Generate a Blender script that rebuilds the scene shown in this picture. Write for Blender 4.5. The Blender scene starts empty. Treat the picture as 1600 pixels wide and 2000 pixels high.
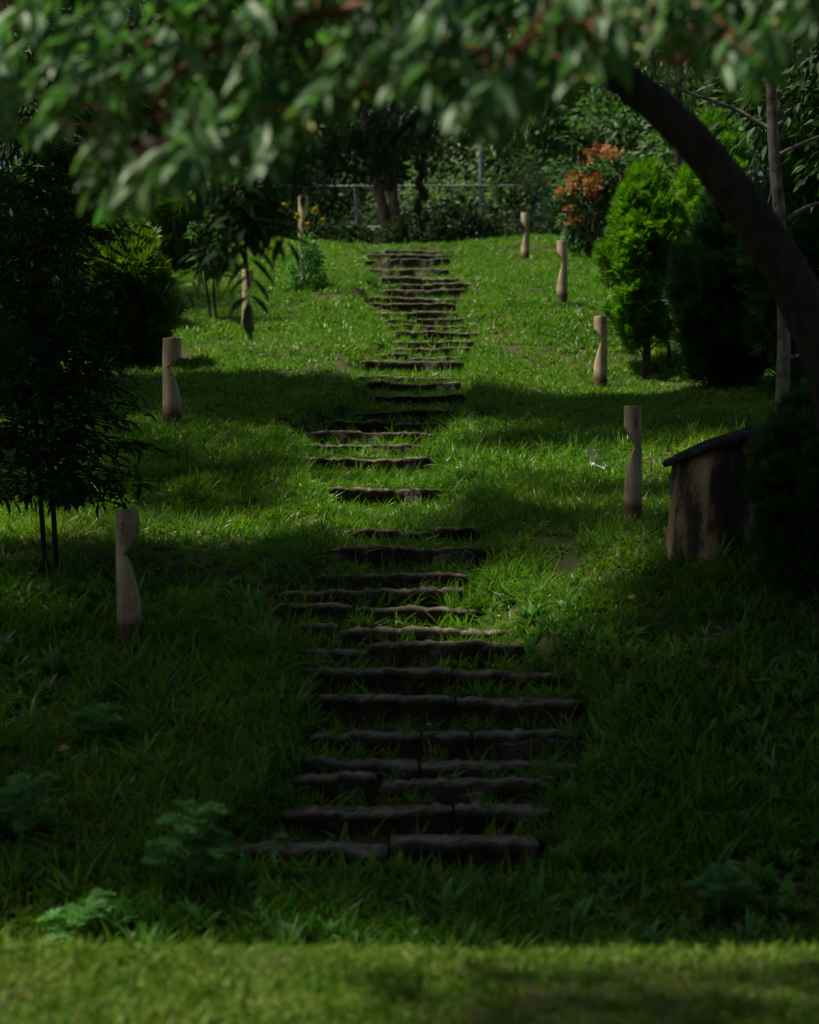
import bpy, math, random
import numpy as np
from mathutils import Vector, Matrix, Quaternion

R = math.radians
rng = np.random.default_rng(7)
random.seed(7)
scene = bpy.context.scene
col = scene.collection

# ------------------------------------------------------------------ camera
CAM_Z = 1.5
FPX = 4000.0                       # focal length in photo pixels (72 mm on a 36 mm tall frame)
cd = bpy.data.cameras.new('camera')
cam = bpy.data.objects.new('camera', cd)
col.objects.link(cam)
cam.location = (0, 0, CAM_Z)
cam.rotation_euler = (R(90), 0, 0)
cd.sensor_fit = 'VERTICAL'
cd.sensor_height = 36
cd.sensor_width = 28.8
cd.lens = 72
cd.clip_start = 0.05
cd.clip_end = 2000
cd.dof.use_dof = True
cd.dof.focus_distance = 17.5
cd.dof.aperture_fstop = 2.0
scene.camera = cam

# ------------------------------------------------------------------ light
SUN = Vector((-0.44, -0.05, 0.95)).normalized()      # towards the sun: high, to the left of the stairs
elev = math.asin(SUN.z)
w = bpy.data.worlds.new('World')
scene.world = w
w.use_nodes = True
wn = w.node_tree.nodes
wl = w.node_tree.links
bg = wn['Background']
sky = wn.new('ShaderNodeTexSky')
sky.sky_type = 'NISHITA'
sky.sun_disc = False
sky.sun_elevation = elev
sky.sun_rotation = math.atan2(SUN.x, SUN.y)
sky.dust_density = 3.0
wl.new(sky.outputs[0], bg.inputs[0])
bg.inputs[1].default_value = 0.05
sd = bpy.data.lights.new('sun', 'SUN')
sd.energy = 4.5
sd.angle = R(3.0)
sd.color = (1.0, 0.93, 0.76)
sun = bpy.data.objects.new('sun', sd)
col.objects.link(sun)
sun.rotation_euler = SUN.to_track_quat('Z', 'Y').to_euler()
sun.location = (-20, -10, 40)
vs = scene.view_settings
vs.view_transform = 'Standard'
vs.look = 'None'
vs.gamma = 1
vs.use_curve_mapping = False
vs.exposure = 0.68
scene.render.engine = 'CYCLES'
cy = scene.cycles
cy.use_denoising = True
cy.max_bounces = 4
cy.diffuse_bounces = 2
cy.glossy_bounces = 2
cy.transmission_bounces = 4
cy.transparent_max_bounces = 4
cy.sample_clamp_indirect = 4

# ------------------------------------------------------------------ helpers
def at(u, v, d):
    """a photo pixel at a known distance -> a point"""
    return Vector(((u - 800) / FPX * d, d, CAM_Z - (v - 1000) / FPX * d))

def tag(o, label=None, cat=None, group=None, kind=None):
    if label: o['label'] = label
    if cat: o['category'] = cat
    if group: o['group'] = group
    if kind: o['kind'] = kind
    return o

def thing(name, loc, label, cat, group=None):
    o = bpy.data.objects.new(name, None)
    o.empty_display_size = 0.1
    o.location = loc
    col.objects.link(o)
    return tag(o, label, cat, group)

def mesh_np(name, verts, faces, mat=None, smooth=False, uv=None):
    """verts (n,3), faces: list of arrays each (m,k) of one polygon size"""
    me = bpy.data.meshes.new(name)
    verts = np.asarray(verts, dtype=np.float32)
    if not isinstance(faces, (list, tuple)):
        faces = [faces]
    faces = [np.asarray(f, dtype=np.int32) for f in faces if len(f)]
    me.vertices.add(len(verts))
    me.vertices.foreach_set('co', verts.ravel())
    nl = sum(f.size for f in faces)
    npoly = sum(len(f) for f in faces)
    me.loops.add(nl)
    me.loops.foreach_set('vertex_index', np.concatenate([f.ravel() for f in faces]))
    me.polygons.add(npoly)
    tot = np.concatenate([np.full(len(f), f.shape[1], dtype=np.int32) for f in faces])
    st = np.concatenate([[0], np.cumsum(tot)[:-1]]).astype(np.int32)
    me.polygons.foreach_set('loop_start', st)
    me.polygons.foreach_set('loop_total', tot)
    if smooth:
        me.polygons.foreach_set('use_smooth', np.ones(npoly, dtype=bool))
    me.update(calc_edges=True)
    me.validate()
    if mat: me.materials.append(mat)
    return me

def obj(name, me, parent=None, loc=None):
    o = bpy.data.objects.new(name, me)
    col.objects.link(o)
    if parent is not None:
        o.parent = parent
    if loc is not None:
        o.location = loc
    return o

class Buf:
    """collects vertices and faces of one part"""
    def __init__(s):
        s.v = []; s.f = {}; s.n = 0
    def add(s, verts, *faces):
        verts = np.asarray(verts, dtype=np.float64)
        for f in faces:
            f = np.asarray(f, dtype=np.int64)
            if len(f):
                s.f.setdefault(f.shape[1], []).append(f + s.n)
        s.v.append(verts); s.n += len(verts)
    def mesh(s, name, mat, smooth=False, origin=(0, 0, 0)):
        v = np.concatenate(s.v) - np.array(origin)
        return mesh_np(name, v, [np.concatenate(a) for a in s.f.values()], mat, smooth)

def smooth_path(pts, n):
    pts = np.array([list(p) for p in pts], dtype=float)
    m = len(pts)
    if m == 2:
        t = np.linspace(0, 1, n)[:, None]
        return pts[0] * (1 - t) + pts[1] * t
    t = np.linspace(0, m - 1, n)
    out = []
    for x in t:
        i = min(int(x), m - 2); f = x - i
        p0 = pts[max(i - 1, 0)]; p1 = pts[i]; p2 = pts[i + 1]; p3 = pts[min(i + 2, m - 1)]
        out.append(.5 * ((2 * p1) + (-p0 + p2) * f + (2 * p0 - 5 * p1 + 4 * p2 - p3) * f * f + (-p0 + 3 * p1 - 3 * p2 + p3) * f ** 3))
    return np.array(out)

def tube(buf, pts, radii, segs=8, bump=0.0):
    pts = np.asarray([list(p) for p in pts], dtype=float)
    n = len(pts)
    radii = np.interp(np.linspace(0, 1, n), np.linspace(0, 1, len(radii)), radii)
    tang = np.gradient(pts, axis=0)
    tang /= np.linalg.norm(tang, axis=1)[:, None] + 1e-9
    up = np.array([0.31, 0.87, 0.37])
    V = []
    a = np.linspace(0, 2 * np.pi, segs, endpoint=False)
    for i in range(n):
        s = np.cross(tang[i], up); s /= np.linalg.norm(s) + 1e-9
        q = np.cross(s, tang[i])
        r = radii[i] * (1 + bump * rng.normal(0, 1, segs))
        V.append(pts[i] + np.outer(np.cos(a) * r, s) + np.outer(np.sin(a) * r, q))
    V = np.concatenate(V)
    i, j = np.meshgrid(np.arange(n - 1), np.arange(segs), indexing='ij')
    i = i.ravel(); j = j.ravel(); k = (j + 1) % segs
    F = np.stack([i * segs + j, i * segs + k, (i + 1) * segs + k, (i + 1) * segs + j], 1)
    buf.add(V, F)
    # caps
    buf.add(np.concatenate([V[:segs], pts[:1]]), np.stack([np.arange(segs), np.full(segs, segs), (np.arange(segs) + 1) % segs], 1))
    buf.add(np.concatenate([V[-segs:], pts[-1:]]), np.stack([np.arange(segs), (np.arange(segs) + 1) % segs, np.full(segs, segs)], 1))

# leaf templates: x along the leaf (0..1), y across (-.5...5), z up
LANCE_V = np.array([(0, 0, 0), (.22, .36, .05), (.5, .5, .03), (.78, .3, -.06), (1, 0, -.2), (.78, -.3, -.06), (.5, -.5, .03), (.22, -.36, .05), (.25, 0, -.03), (.5, 0, -.07), (.78, 0, -.13)], float)
LANCE_F = [(0, 8, 1), (0, 7, 8), (4, 3, 10), (4, 10, 5)]
LANCE_Q = [(1, 8, 9, 2), (2, 9, 10, 3), (8, 7, 6, 9), (9, 6, 5, 10)]
DIA_V = np.array([(0, 0, 0), (.45, .5, .06), (1, 0, -.12), (.45, -.5, .06)], float)
DIA_F = [(0, 2, 1), (0, 3, 2)]
def fan_template(n=7, spread=1.15):
    v = []; f = []
    for k in range(n):
        a = (k - (n - 1) / 2) / ((n - 1) / 2) * spread
        L = 1.0 - .45 * abs(a) / spread + rng.uniform(-.1, .1)
        b = .28 * (1 - abs(a) / spread)
        base = np.array([b, 0, 0]); tip = base + L * (1 - b) * np.array([math.cos(a), math.sin(a), rng.uniform(-.15, .15)])
        side = np.array([-math.sin(a), math.cos(a), 0]) * .062
        i = len(v); mid = base * .45 + tip * .55
        v += [base - side * .4, mid - side, tip, mid + side]
        f += [(i, i + 1, i + 2, i + 3)]
    return np.array(v), f
FAN_V, FAN_Q = fan_template()

def frames(axis, roll, up=(0, 0, 1)):
    axis = axis / (np.linalg.norm(axis, axis=1)[:, None] + 1e-9)
    up = np.broadcast_to(np.array(up, float), axis.shape)
    s = np.cross(up, axis)
    bad = np.linalg.norm(s, axis=1) < 1e-3
    s[bad] = (1, 0, 0)
    s /= np.linalg.norm(s, axis=1)[:, None]
    n = np.cross(axis, s)
    c = np.cos(roll)[:, None]; q = np.sin(roll)[:, None]
    s2 = s * c + n * q
    n2 = n * c - s * q
    return axis, s2, n2

def leaves(buf, pos, axis, roll, length, width, kind='lance', up=(0, 0, 1)):
    pos = np.asarray(pos, float); n = len(pos)
    if n == 0: return
    length = np.broadcast_to(length, n); width = np.broadcast_to(width, n)
    a, s, nn = frames(np.asarray(axis, float), np.asarray(roll, float), up)
    T, tri, quad = {'lance': (LANCE_V, LANCE_F, LANCE_Q), 'dia': (DIA_V, DIA_F, []), 'fan': (FAN_V, [], FAN_Q)}[kind]
    V = pos[:, None, :] + T[None, :, 0, None] * (length[:, None, None] * a[:, None, :]) \
        + T[None, :, 1, None] * (width[:, None, None] * s[:, None, :]) \
        + T[None, :, 2, None] * (length[:, None, None] * nn[:, None, :])
    k = len(T)
    off = (np.arange(n) * k)[:, None, None]
    fs = []
    if len(tri): fs.append((np.array(tri)[None] + off).reshape(-1, 3))
    if len(quad): fs.append((np.array(quad)[None] + off).reshape(-1, 4))
    buf.add(V.reshape(-1, 3), *fs)

def rand_dirs(n, zlo=-1, zhi=1):
    z = rng.uniform(zlo, zhi, n); a = rng.uniform(0, 2 * np.pi, n); r = np.sqrt(np.maximum(0, 1 - z * z))
    return np.stack([r * np.cos(a), r * np.sin(a), z], 1)

# ------------------------------------------------------------------ materials
def new_mat(name):
    m = bpy.data.materials.new(name); m.use_nodes = True
    nt = m.node_tree
    for n in list(nt.nodes): nt.nodes.remove(n)
    return m, nt

def N(nt, t, **kw):
    n = nt.nodes.new(t)
    for k, v in kw.items():
        if k.startswith('i_'):
            n.inputs[k[2:].replace('_', ' ')].default_value = v
        else:
            setattr(n, k, v)
    return n

def ramp(nt, stops, fac=None):
    n = nt.nodes.new('ShaderNodeValToRGB')
    e = n.color_ramp.elements
    while len(e) > 1: e.remove(e[-1])
    e[0].position = stops[0][0]; e[0].color = (*stops[0][1], 1)
    for p, c in stops[1:]:
        x = e.new(p); x.color = (*c, 1)
    if fac is not None: nt.links.new(fac, n.inputs[0])
    return n

def leaf_mat(name, cols, trans=.3, rough=.45, scale=2.5, spec=.4, trans_gain=1.6, islands=True):
    """foliage: colour from position noise and a random value for each leaf; part of the light passes through"""
    m, nt = new_mat(name); L = nt.links.new
    geo = N(nt, 'ShaderNodeNewGeometry')
    noi = N(nt, 'ShaderNodeTexNoise'); noi.inputs['Scale'].default_value = scale; noi.inputs['Detail'].default_value = 3
    L(geo.outputs['Position'], noi.inputs['Vector'])
    mix = N(nt, 'ShaderNodeMath', operation='MULTIPLY_ADD')
    if islands:
        L(geo.outputs['Random Per Island'], mix.inputs[0])
    else:
        oi = N(nt, 'ShaderNodeObjectInfo'); L(oi.outputs['Random'], mix.inputs[0])
    mix.inputs[1].default_value = .45
    sub = N(nt, 'ShaderNodeMath', operation='SUBTRACT'); L(noi.outputs[0], sub.inputs[0]); sub.inputs[1].default_value = .22
    L(sub.outputs[0], mix.inputs[2])
    n = len(cols)
    rp = ramp(nt, [(i / max(1, n - 1), c) for i, c in enumerate(cols)], mix.outputs[0])
    p = N(nt, 'ShaderNodeBsdfPrincipled')
    L(rp.outputs[0], p.inputs['Base Color'])
    p.inputs['Roughness'].default_value = rough
    p.inputs['Specular IOR Level'].default_value = spec
    t = N(nt, 'ShaderNodeBsdfTranslucent')
    g = N(nt, 'ShaderNodeMix', data_type='RGBA', blend_type='MULTIPLY')
    g.inputs[0].default_value = 1
    L(rp.outputs[0], g.inputs[6]); g.inputs[7].default_value = (trans_gain * .9, trans_gain * 1.1, trans_gain * .5, 1)
    L(g.outputs[2], t.inputs['Color'])
    mx = N(nt, 'ShaderNodeMixShader'); mx.inputs[0].default_value = trans
    L(p.outputs[0], mx.inputs[1]); L(t.outputs[0], mx.inputs[2])
    o = N(nt, 'ShaderNodeOutputMaterial'); L(mx.outputs[0], o.inputs[0])
    return m

def bark_mat(name, c1, c2, scale=(14, 14, 3), bump=.5, rough=.85, detail=6):
    m, nt = new_mat(name); L = nt.links.new
    tc = N(nt, 'ShaderNodeTexCoord'); mp = N(nt, 'ShaderNodeMapping'); mp.inputs['Scale'].default_value = scale
    L(tc.outputs['Object'], mp.inputs[0])
    noi = N(nt, 'ShaderNodeTexNoise'); noi.inputs['Scale'].default_value = 1.6; noi.inputs['Detail'].default_value = detail; noi.inputs['Roughness'].default_value = .65
    L(mp.outputs[0], noi.inputs['Vector'])
    rp = ramp(nt, [(.3, c1), (.68, c2)], noi.outputs[0])
    p = N(nt, 'ShaderNodeBsdfPrincipled'); L(rp.outputs[0], p.inputs['Base Color'])
    p.inputs['Roughness'].default_value = rough; p.inputs['Specular IOR Level'].default_value = .25
    b = N(nt, 'ShaderNodeBump'); b.inputs['Strength'].default_value = bump; b.inputs['Distance'].default_value = .02
    L(noi.outputs[0], b.inputs['Height']); L(b.outputs[0], p.inputs['Normal'])
    o = N(nt, 'ShaderNodeOutputMaterial'); L(p.outputs[0], o.inputs[0])
    return m

def flat_mat(name, c, rough=.7, spec=.3):
    m, nt = new_mat(name)
    noi = N(nt, 'ShaderNodeTexNoise'); noi.inputs['Scale'].default_value = 30
    rp = ramp(nt, [(.3, tuple(x * .75 for x in c)), (.7, c)], noi.outputs[0])
    p = N(nt, 'ShaderNodeBsdfPrincipled'); nt.links.new(rp.outputs[0], p.inputs['Base Color'])
    p.inputs['Roughness'].default_value = rough; p.inputs['Specular IOR Level'].default_value = spec
    o = N(nt, 'ShaderNodeOutputMaterial'); nt.links.new(p.outputs[0], o.inputs[0])
    return m

M = {}
M['grass'] = leaf_mat('grass_blades', [(.030, .098, .006), (.062, .165, .010), (.112, .210, .014), (.200, .245, .030)], trans=.38, rough=.40, scale=.9, trans_gain=1.6, spec=.32)
M['clipped'] = leaf_mat('near_lawn_blades', [(.045, .110, .008), (.075, .155, .012), (.120, .180, .020), (.17, .18, .04)], trans=.3, rough=.55, scale=3, trans_gain=1.4, spec=.2)
M['over'] = leaf_mat('overhanging_leaves', [(.030, .090, .030), (.050, .140, .045), (.080, .180, .060), (.14, .20, .07)], trans=.36, rough=.48, scale=2, spec=.4)
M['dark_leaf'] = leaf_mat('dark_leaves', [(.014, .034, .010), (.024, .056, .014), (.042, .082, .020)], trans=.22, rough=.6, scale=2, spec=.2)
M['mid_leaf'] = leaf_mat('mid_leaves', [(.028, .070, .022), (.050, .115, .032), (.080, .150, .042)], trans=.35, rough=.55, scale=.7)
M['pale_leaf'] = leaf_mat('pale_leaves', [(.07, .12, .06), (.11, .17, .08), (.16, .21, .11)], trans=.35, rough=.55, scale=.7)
M['canopy'] = leaf_mat('canopy_leaves', [(.018, .050, .012), (.035, .085, .018)], trans=.12, rough=.5, scale=.5)
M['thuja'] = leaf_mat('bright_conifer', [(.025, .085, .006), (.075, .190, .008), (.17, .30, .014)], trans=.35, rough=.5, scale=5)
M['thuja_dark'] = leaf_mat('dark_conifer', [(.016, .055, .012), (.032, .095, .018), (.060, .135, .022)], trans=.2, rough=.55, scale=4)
M['thuja_gold'] = leaf_mat('golden_conifer', [(.025, .070, .008), (.070, .140, .010), (.19, .24, .018)], trans=.3, rough=.5, scale=3.5)
M['red_leaf'] = leaf_mat('red_new_leaves', [(.22, .06, .035), (.38, .12, .06), (.45, .20, .10)], trans=.3, rough=.4, scale=5)
M['weed'] = leaf_mat('lacy_weed', [(.060, .19, .040), (.090, .25, .055), (.11, .28, .06)], trans=.3, rough=.5, scale=8)
M['strap'] = leaf_mat('strap_leaves', [(.06, .10, .04), (.10, .15, .06)], trans=.2, rough=.4, scale=5)
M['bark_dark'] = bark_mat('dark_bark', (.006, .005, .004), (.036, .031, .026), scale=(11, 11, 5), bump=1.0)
M['bark'] = bark_mat('brown_bark', (.030, .022, .016), (.10, .075, .055))
M['bark_pale'] = bark_mat('pale_blotched_bark', (.035, .03, .022), (.22, .20, .16), scale=(10, 10, 7), bump=.3)
M['twig'] = bark_mat('red_brown_twig', (.09, .035, .018), (.18, .07, .035), bump=.2)
M['petal'] = flat_mat('white_petal', (.75, .75, .68), .6)
M['bud'] = flat_mat('yellow_green_bud', (.30, .32, .10), .6)
M['yellow'] = flat_mat('yellow_petal', (.85, .70, .04), .6)
M['pod'] = flat_mat('dry_pod', (.045, .025, .018), .8)
M['metal'] = flat_mat('painted_pipe', (.25, .29, .30), .5)
M['white_leaf'] = flat_mat('cream_leaf', (.62, .66, .46), .5)
M['dry_leaf'] = flat_mat('dry_leaf_brown', (.28, .15, .05), .7)
M['straw_leaf'] = flat_mat('dry_leaf_straw', (.50, .42, .22), .7)
M['string'] = flat_mat('pale_string', (.35, .50, .45), .6)

def post_mat():
    m, nt = new_mat('weathered_post_wood'); L = nt.links.new
    tc = N(nt, 'ShaderNodeTexCoord'); mp = N(nt, 'ShaderNodeMapping'); mp.inputs['Scale'].default_value = (22, 22, 1.6)
    oi = N(nt, 'ShaderNodeObjectInfo')
    add = N(nt, 'ShaderNodeVectorMath', operation='ADD'); L(tc.outputs['Object'], add.inputs[0])
    cmb = N(nt, 'ShaderNodeMath', operation='MULTIPLY'); L(oi.outputs['Random'], cmb.inputs[0]); cmb.inputs[1].default_value = 37
    L(cmb.outputs[0], add.inputs[1])
    L(add.outputs[0], mp.inputs[0])
    grain = N(nt, 'ShaderNodeTexNoise'); grain.inputs['Scale'].default_value = 1.5; grain.inputs['Detail'].default_value = 7; grain.inputs['Roughness'].default_value = .6
    L(mp.outputs[0], grain.inputs['Vector'])
    rp = ramp(nt, [(.25, (.27, .21, .135)), (.5, (.42, .345, .235)), (.75, (.54, .46, .335))], grain.outputs[0])
    blot = N(nt, 'ShaderNodeTexNoise'); blot.inputs['Scale'].default_value = 5; blot.inputs['Detail'].default_value = 5
    L(add.outputs[0], blot.inputs['Vector'])
    br = ramp(nt, [(.35, (.62, .58, .52)), (.62, (1.05, 1.02, 1.0))], blot.outputs[0])
    m1 = N(nt, 'ShaderNodeMix', data_type='RGBA', blend_type='MULTIPLY'); m1.inputs[0].default_value = 1
    L(rp.outputs[0], m1.inputs[6]); L(br.outputs[0], m1.inputs[7])
    # damp, soil-stained foot with an uneven tide mark
    sp = N(nt, 'ShaderNodeSeparateXYZ'); L(tc.outputs['Object'], sp.inputs[0])
    wob = N(nt, 'ShaderNodeMath', operation='MULTIPLY_ADD'); L(blot.outputs[0], wob.inputs[0]); wob.inputs[1].default_value = -.22; L(sp.outputs['Z'], wob.inputs[2])
    fr = ramp(nt, [(0.02, (.22, .18, .14)), (.10, (1, 1, 1))], wob.outputs[0])
    m2 = N(nt, 'ShaderNodeMix', data_type='RGBA', blend_type='MULTIPLY'); m2.inputs[0].default_value = 1
    L(m1.outputs[2], m2.inputs[6]); L(fr.outputs[0], m2.inputs[7])
    p = N(nt, 'ShaderNodeBsdfPrincipled'); L(m2.outputs[2], p.inputs['Base Color']); p.inputs['Roughness'].default_value = .75; p.inputs['Specular IOR Level'].default_value = .25
    b = N(nt, 'ShaderNodeBump'); b.inputs['Strength'].default_value = .35; b.inputs['Distance'].default_value = .006
    L(grain.outputs[0], b.inputs['Height']); L(b.outputs[0], p.inputs['Normal'])
    o = N(nt, 'ShaderNodeOutputMaterial'); L(p.outputs[0], o.inputs[0])
    return m
M['post'] = post_mat()
M['knot'] = flat_mat('dark_knot', (.03, .02, .014), .9)

def stone_mat():
    m, nt = new_mat('step_stone'); L = nt.links.new
    tc = N(nt, 'ShaderNodeTexCoord'); geo = N(nt, 'ShaderNodeNewGeometry')
    n1 = N(nt, 'ShaderNodeTexNoise'); n1.inputs['Scale'].default_value = 9; n1.inputs['Detail'].default_value = 10; n1.inputs['Roughness'].default_value = .65
    L(geo.outputs['Position'], n1.inputs['Vector'])
    rp = ramp(nt, [(.3, (.014, .010, .006)), (.5, (.036, .027, .017)), (.66, (.075, .058, .040)), (.8, (.17, .14, .105))], n1.outputs[0])
    # moss and soil caught on the stone
    n2 = N(nt, 'ShaderNodeTexNoise'); n2.inputs['Scale'].default_value = 3.2; n2.inputs['Detail'].default_value = 5
    L(geo.outputs['Position'], n2.inputs['Vector'])
    mr = ramp(nt, [(.54, (0, 0, 0)), (.68, (.8, .8, .8))], n2.outputs[0])
    mx = N(nt, 'ShaderNodeMix', data_type='RGBA'); L(mr.outputs[0], mx.inputs[0]); L(rp.outputs[0], mx.inputs[6]); mx.inputs[7].default_value = (.030, .036, .014, 1)
    # upward faces painted paler as if lit, broken up by the grain
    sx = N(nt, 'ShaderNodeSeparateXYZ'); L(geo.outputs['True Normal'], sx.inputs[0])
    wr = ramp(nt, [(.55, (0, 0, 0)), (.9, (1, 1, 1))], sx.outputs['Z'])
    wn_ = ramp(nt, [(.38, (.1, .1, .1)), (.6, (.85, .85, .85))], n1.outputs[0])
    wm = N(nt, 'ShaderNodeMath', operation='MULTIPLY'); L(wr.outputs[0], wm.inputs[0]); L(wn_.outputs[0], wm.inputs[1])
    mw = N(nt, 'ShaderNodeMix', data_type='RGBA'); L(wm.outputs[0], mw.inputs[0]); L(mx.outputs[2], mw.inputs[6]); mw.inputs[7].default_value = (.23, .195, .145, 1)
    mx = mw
    p = N(nt, 'ShaderNodeBsdfPrincipled'); L(mx.outputs[2], p.inputs['Base Color']); p.inputs['Roughness'].default_value = .8; p.inputs['Specular IOR Level'].default_value = .3
    b = N(nt, 'ShaderNodeBump'); b.inputs['Strength'].default_value = .6; b.inputs['Distance'].default_value = .02
    L(n1.outputs[0], b.inputs['Height']); L(b.outputs[0], p.inputs['Normal'])
    o = N(nt, 'ShaderNodeOutputMaterial'); L(p.outputs[0], o.inputs[0])
    return m
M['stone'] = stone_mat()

def soil_mat():
    m, nt = new_mat('soil_and_moss'); L = nt.links.new
    geo = N(nt, 'ShaderNodeNewGeometry')
    n1 = N(nt, 'ShaderNodeTexNoise'); n1.inputs['Scale'].default_value = 1.3; n1.inputs['Detail'].default_value = 8; n1.inputs['Roughness'].default_value = .7
    L(geo.outputs['Position'], n1.inputs['Vector'])
    rp = ramp(nt, [(.33, (.030, .045, .012)), (.5, (.040, .048, .016)), (.66, (.075, .048, .028))], n1.outputs[0])
    n2 = N(nt, 'ShaderNodeTexNoise'); n2.inputs['Scale'].default_value = 40; n2.inputs['Detail'].default_value = 4
    L(geo.outputs['Position'], n2.inputs['Vector'])
    p = N(nt, 'ShaderNodeBsdfPrincipled'); L(rp.outputs[0], p.inputs['Base Color']); p.inputs['Roughness'].default_value = .95; p.inputs['Specular IOR Level'].default_value = .15
    b = N(nt, 'ShaderNodeBump'); b.inputs['Strength'].default_value = .8; b.inputs['Distance'].default_value = .03
    L(n2.outputs[0], b.inputs['Height']); L(b.outputs[0], p.inputs['Normal'])
    o = N(nt, 'ShaderNodeOutputMaterial'); L(p.outputs[0], o.inputs[0])
    return m
M['soil'] = soil_mat()

# ------------------------------------------------------------------ the stair: rows of (v of the front edge, left u, right u)
ROWS = [(1651, 460, 1036), (1585, 560, 1060), (1531, 586, 1069), (1491, 610, 1120), (1437, 615, 1125), (1365, 635, 1125), (1306, 600, 1090),
        (1264, 586, 1010), (1227, 560, 985), (1184, 552, 930), (1156, 556, 900), (1126, 630, 912), (1071, 655, 950), (1037, 700, 935),
        (951, 640, 850), (889, 605, 835), (869, 590, 835), (847, 600, 850), (824, 640, 868), (801, 700, 895), (770, 740, 903), (747, 712, 895),
        (737, 700, 900), (704, 712, 900), (691, 735, 902), (681, 762, 914), (665, 770, 924), (646, 775, 932), (636, 757, 912), (624, 750, 900),
        (610, 735, 890), (591, 692, 885), (582, 722, 905), (564, 745, 905), (555, 755, 926), (542, 738, 896), (525, 711, 872), (507, 718, 874),
        (495, 720, 882), (489, 728, 882)]
DV = [(1651, 10.6), (1365, 12.4), (1264, 13.4), (1156, 14.6), (1071, 15.6), (1037, 16.6), (951, 18.6), (889, 20.2), (869, 20.75), (801, 22.4),
      (770, 23.6), (737, 24.9), (704, 26.2), (646, 28.6), (591, 31.2), (555, 33.2), (525, 35.2), (489, 38.0)]
dv_v = [-a for a, b in DV]; dv_d = [b for a, b in DV]
STEPS = []
for v, ul, ur in ROWS:
    d = float(np.interp(-v, dv_v, dv_d))
    STEPS.append((d, CAM_Z - (v - 1000) / FPX * d, (ul - 800) / FPX * d, (ur - 800) / FPX * d))
# keep rises sensible where two rows lie close together
S_D = np.array([s[0] for s in STEPS]); S_Z = np.array([s[1] for s in STEPS])
S_L = np.array([s[2] for s in STEPS]); S_R = np.array([s[3] for s in STEPS])
P_D = np.concatenate([[-400, 6.9, 7.15, 8.3, 9.4, 10.2], S_D, [39.0, 41, 43, 47, 60, 90, 400]])
P_Z = np.concatenate([[0, 0, -.04, -.72, -.62, -.42], S_Z, [6.47, 6.65, 6.85, 7.1, 7.2, 9, 30]])
def base_profile(y): return np.interp(y, P_D, P_Z)

# places whose height is known from what stands there
KNOWN = [(255, 1250, 13.6, 1.1), (1236, 1018, 15.4, .9), (336, 838, 20.8, 1.3), (1173, 757, 25.3, 1.2), (1098, 603, 28.8, 1.4),
         (1030, 463, 39.5, 1.3), (560, 477, 39.5, 1.6), (1026, 515, 37, .8), (484, 650, 29, 1.3), (592, 560, 32, 1.2), (1420, 1055, 14.4, 1.1), (1600, 1110, 13.6, .9)]
KX = []
for u, v, d, s in KNOWN:
    p = at(u, v, d)
    KX.append((p.x, p.y, p.z - float(base_profile(d)), s))
K = np.array(KX)
# solve gaussian weights so that the surface passes through the known points
G = np.exp(-(((K[:, None, 0] - K[None, :, 0]) / K[None, :, 3]) ** 2 + ((K[:, None, 1] - K[None, :, 1]) / (1.5 * K[None, :, 3])) ** 2))
KW = np.linalg.solve(G + .02 * np.eye(len(K)), K[:, 2])

def lump(x, y):
    return .05 * np.sin(1.7 * x + .6 * y) * np.cos(.9 * y - .5 * x) + .022 * np.sin(4.3 * x + 1.2 * y + 1) * np.sin(3.7 * y - 2.1 * x)

def stair_level(y):
    i = np.clip(np.searchsorted(S_D + .2, y) - 1, -1, len(S_D) - 1)
    i0 = np.maximum(i, 0); i1 = np.minimum(i0 + 1, len(S_Z) - 1)
    f = np.clip((y - S_D[i0] - .2) / np.maximum(.05, S_D[i1] - S_D[i0]), 0, 1)
    z = S_Z[i0] + np.maximum(0, S_Z[i1] - S_Z[i0] - .15) * f
    z = np.where(i < 0, S_Z[0] - .2, z)
    return z - .03

def ss(a, b, x):
    t = np.clip((x - a) / (b - a), 0, 1); return t * t * (3 - 2 * t)

def ground_z(x, y):
    x = np.asarray(x, float); y = np.asarray(y, float)
    z = base_profile(y)
    # soften the profile on the banks
    z = (z + base_profile(y - .35) + base_profile(y + .35)) / 3
    z = np.where(y < 8.4, base_profile(y), z)
    for (kx, ky, _, s), wt in zip(K, KW):
        z = z + wt * np.exp(-(((x - kx) / s) ** 2 + ((y - ky) / (1.5 * s)) ** 2))
    z = z + lump(x, y) * np.where(y < 8, .3, 1)
    # the lawn edge in front is a little higher on the right
    l = np.interp(y, S_D, S_L); r = np.interp(y, S_D, S_R)
    out = np.maximum(l - x, x - r)
    m = 1 - ss(.0, .22, out)
    m = m * ss(10.2, 10.6, y) * (1 - ss(38.3, 38.6, y))
    zs = np.minimum(stair_level(y), z + .1)
    bank = z + .05 * np.exp(-((out - .3) / .25) ** 2) * (y > 10.4) * (y < 38.5)
    return bank * (1 - m) + zs * m

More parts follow.
